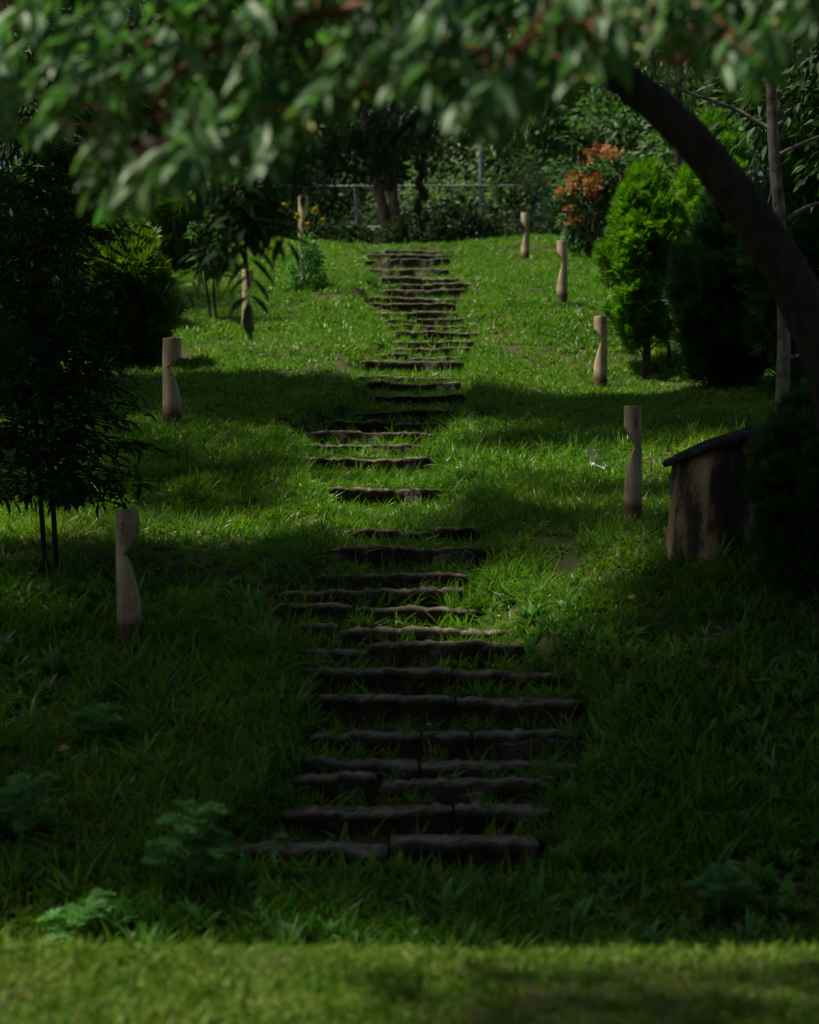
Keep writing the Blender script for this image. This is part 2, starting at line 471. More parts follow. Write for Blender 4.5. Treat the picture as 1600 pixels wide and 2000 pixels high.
# ------------------------------------------------------------------ ground
def lines(core, step, far):
    a = np.arange(core[0], core[1] + 1e-6, step)
    lo = []; hi = []; s = step
    x = core[0]
    while x > far[0]:
        s *= 1.35; x -= s; lo.append(x)
    s = step; x = core[1]
    while x < far[1]:
        s *= 1.35; x += s; hi.append(x)
    return np.concatenate([lo[::-1], a, hi])
gx = lines((-6, 6.5), .125, (-350, 350)); gy = lines((5, 42.5), .1, (-200, 600))
GX, GY = np.meshgrid(gx, gy)
GZ = ground_z(GX.ravel(), GY.ravel())
nx = len(gx); ny = len(gy)
ii, jj = np.meshgrid(np.arange(ny - 1), np.arange(nx - 1), indexing='ij')
ii = ii.ravel(); jj = jj.ravel()
gf = np.stack([ii * nx + jj, ii * nx + jj + 1, (ii + 1) * nx + jj + 1, (ii + 1) * nx + jj], 1)
ground = obj('ground', mesh_np('ground', np.stack([GX.ravel(), GY.ravel(), GZ], 1), gf, M['soil'], True))
tag(ground, 'grassy hillside of dark soil and moss', 'ground', kind='structure')
def gz(x, y): return float(ground_z(np.array([x]), np.array([y]))[0])
def ground_hit(u, v):
    """where the sight line of a pixel meets the ground"""
    ds = np.linspace(8.6, 44, 4000)
    x = (u - 800) / FPX * ds; z = CAM_Z - (v - 1000) / FPX * ds
    k = np.argmax(ground_z(x, ds) >= z)
    return Vector((x[k], ds[k], gz(x[k], ds[k])))

# ------------------------------------------------------------------ stone steps
stairs = bpy.data.objects.new('stone_stairs', None)
col.objects.link(stairs)
tag(stairs, 'winding flight of rough dark stone steps up the grassy slope', 'stairs', kind='structure')
def slab_mesh(x0, x1, y0, y1, z0, z1, tilt, yaw, s0, s1, thick):
    """one rough stone: a worn, ragged lip over a set-back dark face"""
    nxs = max(6, int((x1 - x0) / .03))
    B = Buf(); ph = rng.uniform(0, 40)
    xs = np.linspace(x0, x1, nxs); xm = (x0 + x1) / 2
    rag = {k: np.cumsum(rng.normal(0, .0055, nxs)) for k in (1.0, 1.9, 2.7)}
    for k in rag: rag[k] -= np.linspace(rag[k][0], rag[k][-1], nxs)
    def wob(x, k): return .007 * np.sin(7 * x + ph * k) + .005 * np.sin(19 * x + 2 * ph * k) + .9 * np.interp(x, xs, rag[k]) + rng.normal(0, .003)
    rows = []
    for n_, x in enumerate(xs):
        e = wob(x, 1.0) + yaw * (x - xm); e2 = .7 * wob(x, 1.9) + yaw * (x - xm)
        t = .75 * wob(x, 2.7) + tilt * (x - xm)
        q = max(0, 1 - min(x - x0, x1 - x) / .06); c = .035 * q * q
        f = y0 + e + c; g = y0 + .022 + e2 + c
        j = rng.normal(0, .006, 10)
        lip = z1 + t - thick * (1 + .15 * math.sin(11 * x + ph))
        sk0 = s0 * (1 - n_ / (nxs - 1)) + s1 * n_ / (nxs - 1)          # ends are not cut square
        def X(z): return x + sk0 * (z - z1) * (1 if n_ in (0, nxs - 1) else 0)
        rows.append([(X(z0), g + .01 + j[0], z0), (X(z0), g + .012 + j[1], z0 + .4 * (lip - z0)), (X(lip), g + j[2], lip - .012), (x, f + .010 + j[3], lip + j[9] * .5),
                     (x, f + j[4] * .6, z1 + t - .016 - c * .5), (x, f + .016, z1 + t - c * .5), (x, f + .10, z1 + t + j[5] - c * .5), (x, f + .22, z1 + t * .6 + j[6] - c * .5), (x, y1, z1 - .025), (x, y1, z0)])
    k = 10
    V = np.array(rows).reshape(-1, 3)
    i, j = np.meshgrid(np.arange(nxs - 1), np.arange(k), indexing='ij'); i = i.ravel(); j = j.ravel(); j2 = (j + 1) % k
    F = np.stack([i * k + j, (i + 1) * k + j, (i + 1) * k + j2, i * k + j2], 1)
    c = np.array([xm, y0, z1]); V = V - c
    B.add(V, F); B.add(V[:k], np.arange(k)[None]); B.add(V[-k:], np.arange(k)[::-1][None])
    return B.mesh('step_stone', M['stone']), c
for i in range(len(STEPS)):
    d, z, l, r = STEPS[i]
    zb = (S_Z[i - 1] if i else z - .25) - .12
    depth = .42 if i + 1 >= len(STEPS) else min(.42, S_D[i + 1] - d + .12)
    depth = max(depth, .32)
    nst = int(rng.choice([1, 2, 2, 3] if d < 20 else [1, 1, 2]))
    l -= .05; r += .05
    cuts = [l] + sorted(l + (r - l) * (np.arange(1, nst) / nst + rng.uniform(-.18, .18, nst - 1))) + [r]
    for a, b in zip(cuts[:-1], cuts[1:]):
        dz = rng.normal(0, .016); dy = rng.normal(0, .03)
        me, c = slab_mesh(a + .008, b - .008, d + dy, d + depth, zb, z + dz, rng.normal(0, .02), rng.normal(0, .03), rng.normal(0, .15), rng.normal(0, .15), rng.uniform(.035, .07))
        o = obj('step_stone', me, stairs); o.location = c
# a flat pale flagstone lying on the brightest step, and loose stones beside the lower flight
for (u, v, sx, sy, sz, ph) in ((1075, 1560, .10, .14, .05, 1.), (700, 1462, .0, 0, 0, 0), (1065, 1532, .07, .05, .03, 3.)):
    if sx == 0: continue
    p = ground_hit(u, v)
    B = Buf(); n = 9
    a = np.linspace(0, 2 * np.pi, n, endpoint=False); rr = 1 + .18 * np.sin(3 * a + ph) + .1 * np.sin(5 * a + ph)
    lo = np.stack([sx * rr * np.cos(a), sy * rr * np.sin(a), np.full(n, -.03)], 1); hi = lo * np.array([.86, .86, 0]) + np.array([0, 0, sz])
    B.add(np.concatenate([lo, hi]), np.stack([np.arange(n), (np.arange(n) + 1) % n, n + (np.arange(n) + 1) % n, n + np.arange(n)], 1))
    B.add(hi, np.arange(n)[None])
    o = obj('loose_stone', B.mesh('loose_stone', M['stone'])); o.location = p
    tag(o, 'larger grey loose stone at the right end of the lower steps' if sx > .08 else 'smaller grey loose stone at the right end of the lower steps', 'stone')

# ------------------------------------------------------------------ carved wooden posts
def post(u, v, d, h, rad, side, label, knot=True, lean=0.0):
    x = (u - 800) / FPX * d
    base = Vector((x, d, gz(x, d)))
    t = thing('carved_post', base, label, 'post', 'carved wooden posts along the stairs')
    t.rotation_euler = (0, R(lean), 0)
    seg = 36
    zs = np.unique(np.concatenate([np.linspace(-.12, h, 46), [h * .672, h * .676, h * .668, h - .006]]))
    a = np.linspace(0, 2 * np.pi, seg, endpoint=False)
    V = []
    for z in zs:
        f = z / h
        r = rad * (1.0 - .05 * min(1, max(0, f))) * (1 + .012 * math.sin(7 * f + u))
        if z > h - .004: r *= .97
        if f > .85: c = 1.2
        elif f > .672: c = -.40 + (1.2 + .40) * ((f - .672) / .178) ** .85
        elif f > .25: c = -.40 + 1.5 * ((.672 - f) / .422) ** .62
        else: c = 1.2
        px = r * np.cos(a); py = r * np.sin(a) * 1.0
        px = np.minimum(px, c * r)
        V.append(np.stack([side * px, py, np.full(seg, z)], 1))
    n = len(zs); V = np.concatenate(V)
    i, j = np.meshgrid(np.arange(n - 1), np.arange(seg), indexing='ij'); i = i.ravel(); j = j.ravel(); k = (j + 1) % seg
    F = np.stack([i * seg + j, i * seg + k, (i + 1) * seg + k, (i + 1) * seg + j], 1)
    if side < 0: F = F[:, ::-1]
    B = Buf(); B.add(V, F)
    top = np.arange((n - 1) * seg, n * seg)
    B.add(V[top], (np.arange(seg) if side > 0 else np.arange(seg)[::-1])[None])
    me = B.mesh('shaft', M['post'])
    me.polygons.foreach_set('use_smooth', np.ones(len(me.polygons), bool))
    o = obj('shaft', me, t)
    es = o.modifiers.new('split', 'EDGE_SPLIT'); es.split_angle = R(38)
    if knot:      # the small dark slit in the head
        B = Buf(); m = 12; aa = np.linspace(0, 2 * np.pi, m, endpoint=False)
        kx = -.25 * side; W = .10 * rad; H = .045 * h
        xx = kx * rad + W * np.cos(aa); zz = H * np.sin(aa)
        yy = -np.sqrt(np.maximum(0, (rad * .965) ** 2 - xx ** 2)) - .0015
        rim = np.stack([xx, yy, .86 * h + zz], 1)
        B.add(np.concatenate([rim, [[kx * rad, rim[:, 1].mean() + .004, .86 * h]]]), np.stack([np.arange(m), (np.arange(m) + 1) % m, np.full(m, m)], 1))
        obj('knot_slit', B.mesh('knot_slit', M['knot']), t)
    return t
post(254, 1250, 13.6, .91, .083, 1, 'grey-brown carved post with a dark slit, left of the lower steps beyond the slender sapling', True, -1.2)
post(336, 838, 20.8, .90, .098, 1, 'brown notched wooden post on the left lawn in front of the golden conifer', False)
post(484, 650, 29, .92, .085, 1, 'carved post half hidden by a dark leafy spray on the left lawn', False)
post(592, 560, 32, 1.40, .078, 1, 'tall pale post behind the yellow-flowered plant at the top left', False)
post(1236, 1018, 15.4, .90, .070, -1, 'tan notched post with a dark knot beside the tree stump', True)
post(1173, 757, 25.3, .90, .085, -1, 'shaded dark brown notched post on the right beneath the round conifer', False)
post(1098, 603, 28.8, .90, .080, -1, 'sunlit pale notched post between the red-tipped shrub and the stairs', False)
post(1026, 515, 37, .90, .078, -1, 'small far notched post on the grassy mound at the top of the stairs', False)

# ------------------------------------------------------------------ tree stump with a tilted dark cap
def stump():
    p = at(1425, 1055, 14.35); x, y = p.x + .08, p.y
    z0 = gz(x, y)
    t = thing('tree_stump', (x, y, z0), 'old hollow tree stump with peeling tan wood and a dark slanting cap', 'stump')
    seg = 56; a = np.linspace(0, 2 * np.pi, seg, endpoint=False)
    flute = .06 * np.sin(5 * a + .6) + .045 * np.sin(9 * a + 1.3) + .02 * np.sin(17 * a)
    H = .72; n = 20; V = []
    for f in np.linspace(-.6, 1, n):
        r = .47 * (1 + .06 * min(1, max(0, 1 - f)) ** 2.2 + flute * (1.0 - .5 * f)) + rng.normal(0, .004, seg)
        # hollow on the side that faces the stairs
        hol = np.exp(-((((a + np.pi / 2 - .25 + np.pi) % (2 * np.pi)) - np.pi) / .42) ** 2) * math.exp(-((f - .25) / .42) ** 2)
        r = r * (1 - .42 * hol)
        xx = r * np.cos(a); yy = r * np.sin(a)
        top = H + .28 * xx - .12 * xx * xx - .02
        V.append(np.stack([xx, yy, f * top], 1))
    V = np.concatenate(V)
    i, j = np.meshgrid(np.arange(n - 1), np.arange(seg), indexing='ij'); i = i.ravel(); j = j.ravel(); k = (j + 1) % seg
    B = Buf(); B.add(V, np.stack([i * seg + j, i * seg + k, (i + 1) * seg + k, (i + 1) * seg + j], 1))
    m, nt = new_mat('stump_wood'); L = nt.links.new
    tc = N(nt, 'ShaderNodeTexCoord'); mp = N(nt, 'ShaderNodeMapping'); mp.inputs['Scale'].default_value = (4.2, 4.2, 1.5)
    L(tc.outputs['Object'], mp.inputs[0])
    n1 = N(nt, 'ShaderNodeTexNoise'); n1.inputs['Scale'].default_value = 1.1; n1.inputs['Detail'].default_value = 7; n1.inputs['Roughness'].default_value = .62
    L(mp.outputs[0], n1.inputs['Vector'])
    rp = ramp(nt, [(.42, (.014, .011, .008)), (.49, (.045, .032, .020)), (.54, (.22, .14, .07)), (.72, (.42, .29, .16))], n1.outputs[0])
    q = N(nt, 'ShaderNodeBsdfPrincipled'); L(rp.outputs[0], q.inputs['Base Color']); q.inputs['Roughness'].default_value = .85
    b = N(nt, 'ShaderNodeBump'); b.inputs['Strength'].default_value = .8; b.inputs['Distance'].default_value = .04; L(n1.outputs[0], b.inputs['Height']); L(b.outputs[0], q.inputs['Normal'])
    L(q.outputs[0], N(nt, 'ShaderNodeOutputMaterial').inputs[0])
    obj('trunk', B.mesh('trunk', m, True), t)
    B = Buf(); r = .52 * (1 + .5 * flute) + .015 * np.sin(11 * a)
    def ring(s, dz): return np.stack([r * s * np.cos(a), r * s * np.sin(a), H + .28 * r * s * np.cos(a) - .12 * (r * s * np.cos(a)) ** 2 + dz * (1 + .3 * np.sin(6 * a)) + .008 * np.sin(9 * a + 1) * s], 1)
    rings = [ring(.80, -.03), ring(1.0, -.022), ring(1.02, .005), ring(.98, .03), ring(.6, .045), ring(.01, .05)]
    V = np.concatenate(rings); n = len(rings)
    i, j = np.meshgrid(np.arange(n - 1), np.arange(seg), indexing='ij'); i = i.ravel(); j = j.ravel(); k = (j + 1) % seg
    B.add(V, np.stack([i * seg + j, i * seg + k, (i + 1) * seg + k, (i + 1) * seg + j], 1))
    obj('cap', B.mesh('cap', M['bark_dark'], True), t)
stump()

# ------------------------------------------------------------------ plants
def add_parts(t, wood, foliage, wood_mat, leaf_m, wood_name='trunk', leaf_name='crown', smooth=True):
    o = tuple(t.location)
    if wood is not None and wood.n: obj(wood_name, wood.mesh(wood_name, wood_mat, smooth, o), t)
    if foliage is not None and foliage.n:
        f = obj(leaf_name, foliage.mesh(leaf_name, leaf_m, False, o), t); f['kind'] = 'stuff'
        return f

def conifer(u, d, rad, height, clear, mat, label, n_clump=150, per=46, spray=.15, bark='bark', x=None, group=None, egg=.42, lean=0):
    x = (u - 800) / FPX * d if x is None else x
    z0 = gz(x, d)
    t = thing('conifer', (x, d, z0), label, 'conifer', group)
    W = Buf(); tube(W, [(x, d, z0 - .1), (x + .01, d, z0 + clear), (x + lean, d, z0 + height * .9)], [.045 * rad / .6 + .015, .04 * rad / .6 + .01, .008], 8)
    F = Buf()
    H = height - clear
    pos = []; ax = []; ln = []
    for c in range(n_clump):
        f = rng.uniform(0, 1) ** .9
        prof = math.sin(math.pi * min(1, max(0.02, f ** (math.log(.5) / math.log(egg))))) ** .6 if f < .97 else .15
        a = rng.uniform(0, 2 * np.pi)
        R0 = rad * prof * rng.uniform(.70, 1.02)
        cpos = np.array([x + lean * f + R0 * math.cos(a), d + R0 * math.sin(a), z0 + clear + H * f])
        if rng.random() < .55:
            tube(W, [(x + lean * f, d, cpos[2] - .12 * H), tuple(cpos)], [.012, .004], 4)
        out = np.array([math.cos(a) * prof, math.sin(a) * prof, .25 + .9 * f])
        out /= np.linalg.norm(out)
        cr = rad * rng.uniform(.16, .30)
        k = int(per * rng.uniform(.6, 1.4))
        dirs = rand_dirs(k)
        P = cpos + dirs * cr * rng.uniform(.3, 1, (k, 1)) - out * cr * .5
        A = dirs * .75 + out * 1.0 + rng.normal(0, .25, (k, 3))
        pos.append(P); ax.append(A); ln.append(np.full(k, spray) * rng.uniform(.6, 1.15, k))
    # stray leading tips
    pos = np.concatenate(pos); ax = np.concatenate(ax); ln = np.concatenate(ln)
    leaves(F, pos, ax, rng.uniform(0, 6.28, len(pos)), ln, ln, 'fan')
    # inner dead foliage that blocks the view through
    k = int(n_clump * 5)
    q = rng.uniform(.05, .9, k); a = rng.uniform(0, 6.28, k); rr = rad * np.sin(np.pi * q ** (math.log(.5) / math.log(egg))) ** .6 * rng.uniform(0, .65, k)
    P = np.stack([x + lean * q + rr * np.cos(a), d + rr * np.sin(a), z0 + clear + H * q], 1)
    leaves(F, P, rand_dirs(k, -.2, 1), rng.uniform(0, 6.28, k), rad * .32, rad * .3, 'fan')
    add_parts(t, W, F, M[bark], M[mat], leaf_name='foliage')
    return t

def crown(W, F, center, radii, n_clump, per, leaf, lw, kind='dia', root=None, droop=.3, shell=.55, clump_r=.32, limb=.05):
    c = np.array(center, float); r = np.array(radii, float)
    dirs = rand_dirs(n_clump, -.75, 1)
    rad = rng.uniform(shell ** 3, 1, (n_clump, 1)) ** (1 / 3)
    C = c + dirs * rad * r
    pos = []; ax = []
    for i in range(n_clump):
        k = int(per * rng.uniform(.5, 1.5))
        d = rand_dirs(k)
        P = C[i] + d * (rng.uniform(.1, 1, (k, 1)) ** .5) * clump_r * r.mean()
        A = d + dirs[i] * .6; A[:, 2] -= droop + rng.uniform(0, .6, k)
        pos.append(P); ax.append(A)
        if root is not None and i % 3 == 0:
            m = (np.array(root) + C[i]) / 2 + rng.normal(0, .08, 3) * r.mean() + np.array([0, 0, .1 * r[2]])
            tube(W, smooth_path([root, m, C[i]], 7), [limb, limb * .25], 5)
    pos = np.concatenate(pos); ax = np.concatenate(ax)
    n = len(pos)
    L = leaf * rng.uniform(.6, 1.25, n)
    leaves(F, pos, ax, rng.uniform(-1.2, 1.2, n), L, L * lw, kind)

def tree(name, x, y, h, cr, label, mat='mid_leaf', bark='bark', trunk_r=.12, n_clump=60, per=60, leaf=.2, lw=.45, lean=(0, 0), group=None, cz=None, cat='tree', kind='dia', sides=None, z0=None, clump_r=.32, shell=.55):
    z0 = gz(x, y) if z0 is None else z0
    t = thing(name, (x, y, z0), label, cat, group)
    W = Buf(); F = Buf()
    top = np.array([x + lean[0], y + lean[1], z0 + h - cr[2] * .9])
    pth = smooth_path([(x, y, z0 - .2), (x + lean[0] * .2 + rng.normal(0, .1), y + lean[1] * .2, z0 + h * .3), (x + lean[0] * .7, y + lean[1] * .7, z0 + h * .55), tuple(top)], 14)
    tube(W, pth, [trunk_r * 1.35, trunk_r, trunk_r * .8, trunk_r * .5], 10, .04)
    crown(W, F, (x + lean[0], y + lean[1], z0 + h - cr[2]), cr, n_clump, per, leaf, lw, kind, root=tuple(top), limb=trunk_r * .4, clump_r=clump_r, shell=shell)
    add_parts(t, W, F, M[bark], M[mat])
    return t

# right-hand conifers
conifer(1262, 26.0, .60, 2.62, .40, 'thuja', 'bright green egg-shaped conifer on a short bare trunk, right lawn', 190, 56, .15, egg=.40)
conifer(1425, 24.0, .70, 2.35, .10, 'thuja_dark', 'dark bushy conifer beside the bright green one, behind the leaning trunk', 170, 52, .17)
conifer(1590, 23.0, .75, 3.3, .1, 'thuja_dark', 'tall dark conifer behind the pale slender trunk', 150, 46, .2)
conifer(1395, 27.5, .62, 3.0, .15, 'thuja', 'green conifer partly hidden behind the dark bushy one', 130, 46, .17)
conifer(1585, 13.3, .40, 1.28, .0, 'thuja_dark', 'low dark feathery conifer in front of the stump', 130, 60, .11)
# left-hand conifers
conifer(235, 26.0, .68, 1.72, .10, 'thuja_gold', 'low golden-tipped conifer behind the brown notched post', 150, 50, .24)
conifer(130, 29.0, .80, 3.6, .15, 'thuja_gold', 'tall golden-green conifer at the back of the left lawn', 150, 46, .2)
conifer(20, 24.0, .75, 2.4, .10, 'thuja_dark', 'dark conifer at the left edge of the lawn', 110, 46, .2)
conifer(330, 35.0, .7, 1.9, .10, 'thuja_gold', 'far golden conifer beyond the two-stemmed sapling', 90, 46, .2)

# red-tipped shrub
def red_shrub():
    x = (1150 - 800) / FPX * 36.5; y = 36.5; z0 = gz(x, y)
    t = thing('shrub', (x, y, z0), 'shrub with orange-red new leaves beside the far mound', 'shrub')
    W = Buf(); F = Buf(); Rr = Buf()
    for k in range(9):
        a = rng.uniform(0, 6.28); tube(W, smooth_path([(x, y, z0 - .05), (x + .2 * math.cos(a), y + .2 * math.sin(a), z0 + .7), (x + .45 * math.cos(a), y + .4 * math.sin(a), z0 + 1.5)], 6), [.025, .006], 5)
    crown(W, F, (x, y, z0 + .85), (.52, .5, .85), 60, 60, .11, .42, 'dia', clump_r=.22)
    crown(W, F, (x + .45, y, z0 + 1.35), (.4, .4, .5), 30, 60, .11, .42, 'dia', clump_r=.22)
    crown(W, Rr, (x - .18, y - .3, z0 + 1.15), (.40, .25, .28), 26, 26, .10, .36, 'dia', clump_r=.25, shell=.8, droop=-.7)
    crown(W, Rr, (x + .30, y - .25, z0 + 1.65), (.42, .3, .3), 18, 18, .10, .36, 'dia', clump_r=.25, shell=.8, droop=-.7)
    crown(W, Rr, (x - .25, y - .35, z0 + .75), (.25, .2, .2), 7, 18, .09, .36, 'dia', clump_r=.25, shell=.8, droop=-.7)
    add_parts(t, W, F, M['bark'], M['mid_leaf'], 'stems', 'foliage')
    o = obj('red_shoots', Rr.mesh('red_shoots', M['red_leaf'], False, tuple(t.location)), t); o['kind'] = 'stuff'; o['label'] = 'orange-red new shoots'
red_shrub()

# pale slender trunk on the right
def pale_tree():
    d = 17.2; x = (1528 - 800) / FPX * d; z0 = gz(x, d)
    t = thing('pale_tree', (x, d, z0), 'slender tree with pale blotched bark rising behind the low conifer', 'tree')
    W = Buf(); F = Buf()
    P = [(x, d, z0 - .1)] + [tuple(at(u, v, d)) for u, v in ((1529, 800), (1531, 620), (1524, 440), (1512, 300), (1505, 150), (1500, 0), (1490, -250))]
    tube(W, smooth_path(P, 40), [.066, .06, .056, .05, .045, .04, .03], 12, .03)
    for pts in (((1535, 430), (1575, 405), (1640, 385)), ((1508, 255), (1440, 215), (1370, 190), (1290, 160)), ((1512, 310), (1545, 290), (1640, 250)), ((1500, 90), (1400, 20), (1330, -100)), ((1530, 700), (1575, 690), (1630, 660))):
        tube(W, smooth_path([tuple(at(u, v, d + .15 * k)) for k, (u, v) in enumerate(pts)], 10), [.022, .010], 6)
    c = at(1480, -220, d)
    crown(W, F, tuple(c), (1.6, 1.2, 1.1), 40, 50, .13, .4, 'dia', root=P[-1], limb=.02)
    c = at(1400, 60, d + .6)
    crown(W, F, tuple(c), (.8, .5, .5), 16, 26, .11, .4, 'dia')
    add_parts(t, W, F, M['bark_pale'], M['mid_leaf'])
    s = bpy.data.objects
    B = Buf(); tube(B, smooth_path([tuple(at(u, v, 16.6)) for u, v in ((1507, 260), (1503, 330), (1506, 370), (1500, 400), (1503, 425))], 14), [.004, .004], 5)
    o = obj('hanging_string', B.mesh('hanging_string', M['string'])); tag(o, 'thin pale green string dangling beside the slender pale trunk', 'string')
pale_tree()

# big dark leaning trunk, its boughs hang into the picture
def pinnate(F, A, Bp, pairs, L, wd, droop=.25, list_out=None):
    A = np.array(A); Bp = np.array(Bp)
    ax = Bp - A; ln = np.linalg.norm(ax); ax = ax / ln
    side = np.cross(ax, (0, -1, .25)); side /= np.linalg.norm(side)
    pos = []; dr = []; LL = []
    for k in range(pairs):
        f = (k + .6) / pairs
        for s in (-1, 1):
            pos.append(A + ax * ln * (f + rng.uniform(-.02, .02)))
            dr.append(side * s + ax * .65 + np.array([0, rng.uniform(-.5, .3), -droop * rng.uniform(.3, 1.4)]))
            LL.append(L * (1 - .35 * f * f) * rng.uniform(.85, 1.1))
    pos.append(Bp); dr.append(ax); LL.append(L * .9)
    list_out.append((np.array(pos), np.array(dr), np.array(LL), np.array(LL) * wd))

LEAFMESH = {}
def leaf_mesh(mat):
    if mat not in LEAFMESH:
        LEAFMESH[mat] = mesh_np('leaf', LANCE_V, [np.array(LANCE_F), np.array(LANCE_Q)], M[mat], True)
    return LEAFMESH[mat]
def leaf_objects(t, pos, axis, roll, length, width, mat, name='leaf'):
    a, s, n = frames(np.asarray(axis, float), np.asarray(roll, float))
    inv = Matrix.Translation(t.location).inverted()
    me = leaf_mesh(mat)
    for i in range(len(pos)):
        o = bpy.data.objects.new(name, me)
        o.parent = t
        m = Matrix(((a[i, 0] * length[i], s[i, 0] * width[i], n[i, 0] * length[i], pos[i][0]), (a[i, 1] * length[i], s[i, 1] * width[i], n[i, 1] * length[i], pos[i][1]), (a[i, 2] * length[i], s[i, 2] * width[i], n[i, 2] * length[i], pos[i][2]), (0, 0, 0, 1)))
        o.matrix_basis = inv @ m
        col.objects.link(o)

def leaning_tree():
    d = 9.3
    base = at(1700, 1870, d); base.z = gz(base.x, base.y)
    t = thing('leaning_tree', base, 'dark thick-trunked tree leaning over the stairs from the right', 'tree')
    W = Buf()
    P = [(base.x, base.y, base.z - .15)] + [tuple(at(u, v, d)) for u, v in ((1690, 1500), (1680, 1200), (1662, 950), (1630, 760), (1580, 620), (1520, 505), (1430, 370), (1330, 250), (1230, 165), (1120, 95), (1000, 30), (850, -60), (650, -170), (400, -260))]
    tube(W, smooth_path(P, 80), [.15, .13, .122, .116, .112, .108, .102, .094, .086, .078, .07, .06, .05, .04, .03], 14, .03)
    boughs = [((1230, 165), (1190, 60), (1100, -90)), ((1000, 30), (930, 90), (860, 180), (840, 250)), ((850, -60), (760, 90), (640, 200), (560, 260)), ((650, -170), (560, 100), (520, 300), (480, 420), (486, 560)),
              ((650, -170), (480, 120), (440, 300), (420, 430), (380, 545)), ((400, -260), (330, 100), (300, 330)), ((860, 180), (800, 240), (757, 290), (756, 345)), ((860, 180), (835, 260), (824, 330), (818, 440)),
              ((1120, 95), (1090, 170), (1060, 250)), ((1580, 620), (1545, 560), (1535, 545))]
    for b in boughs:
        tube(W, smooth_path([tuple(at(u, v, d + .05 * k)) for k, (u, v) in enumerate(b)], 14), [.022, .006] if len(b) > 3 else [.016, .004], 6)
    groups = []
    # large dark compound leaves low on the left
    for a, b, n, L in (((425, 440), (360, 575), 7, .135), ((440, 420), (400, 520), 6, .14), ((488, 450), (486, 590), 4, .20), ((478, 400), (440, 500), 4, .20), ((500, 380), (560, 470), 4, .18),
                       ((520, 330), (600, 380), 5, .13), ((500, 400), (470, 470), 4, .19), ((470, 380), (530, 460), 5, .17), ((450, 360), (500, 430), 5, .16), ((520, 360), (480, 440), 5, .16), ((470, 330), (450, 430), 5, .17), ((420, 330), (330, 420), 6, .15), ((540, 280), (590, 340), 5, .12), ((400, 250), (300, 340), 6, .15), ((1060, 250), (1150, 300), 8, .11), ((1050, 200), (1000, 280), 6, .11)):
        pinnate(None, at(*a, d), at(*b, d - .1), n, L, .34, .25, groups)
    # finer leaves on the twigs in the middle
    for k in range(62):
        u = rng.uniform(540, 880); v = rng.uniform(215, 320) + max(0, 680 - u) * .35
        a = at(u, v, d + rng.uniform(-.3, .6)); b = a + Vector((rng.normal(0, .06), rng.normal(0, .05), -rng.uniform(.05, .14)))
        tube(W, [a + Vector((.05, 0, .12)), a, b], [.004, .002], 4)
        pinnate(None, a, b, 3, rng.uniform(.07, .10), .3, .4, groups)
    pos = np.concatenate([g[0] for g in groups]); ax = np.concatenate([g[1] for g in groups]); L = np.concatenate([g[2] for g in groups]); wd = np.concatenate([g[3] for g in groups])
    k = min(290, len(pos)); roll = rng.uniform(-.5, .5, len(pos))
    leaf_objects(t, pos[:k], ax[:k], roll[:k], L[:k], wd[:k], 'dark_leaf')
    F = Buf()
    leaves(F, pos[k:], ax[k:], roll[k:], L[k:], wd[k:])
    c = at(700, -420, d)
    crown(W, F, tuple(c), (3.0, 1.6, .7), 90, 70, .14, .36, 'dia', clump_r=.22)
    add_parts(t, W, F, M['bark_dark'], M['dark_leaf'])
    for (u, v, s) in ((757, 355, .032), (812, 320, .02), (824, 335, .022), (815, 362, .022), (826, 380, .024), (812, 405, .024), (830, 425, .02), (820, 440, .022), (700, 342, .014), (676, 330, .014), (806, 300, .012)):
        p = at(u, v, d + .1); B = Buf(); s *= 1.35
        zs = np.array([1.5, .9, .3, -.5, -1.0]) * s * 1.1; rr = np.array([.05, .35, .75, .8, .1]) * s * .8
        tube(B, [(p.x + .004 * i, p.y, p.z + z) for i, z in enumerate(zs)], rr, 7)
        obj('seed_pod', B.mesh('seed_pod', M['pod'], True, tuple(t.location)), t)
    return t
leaning_tree()

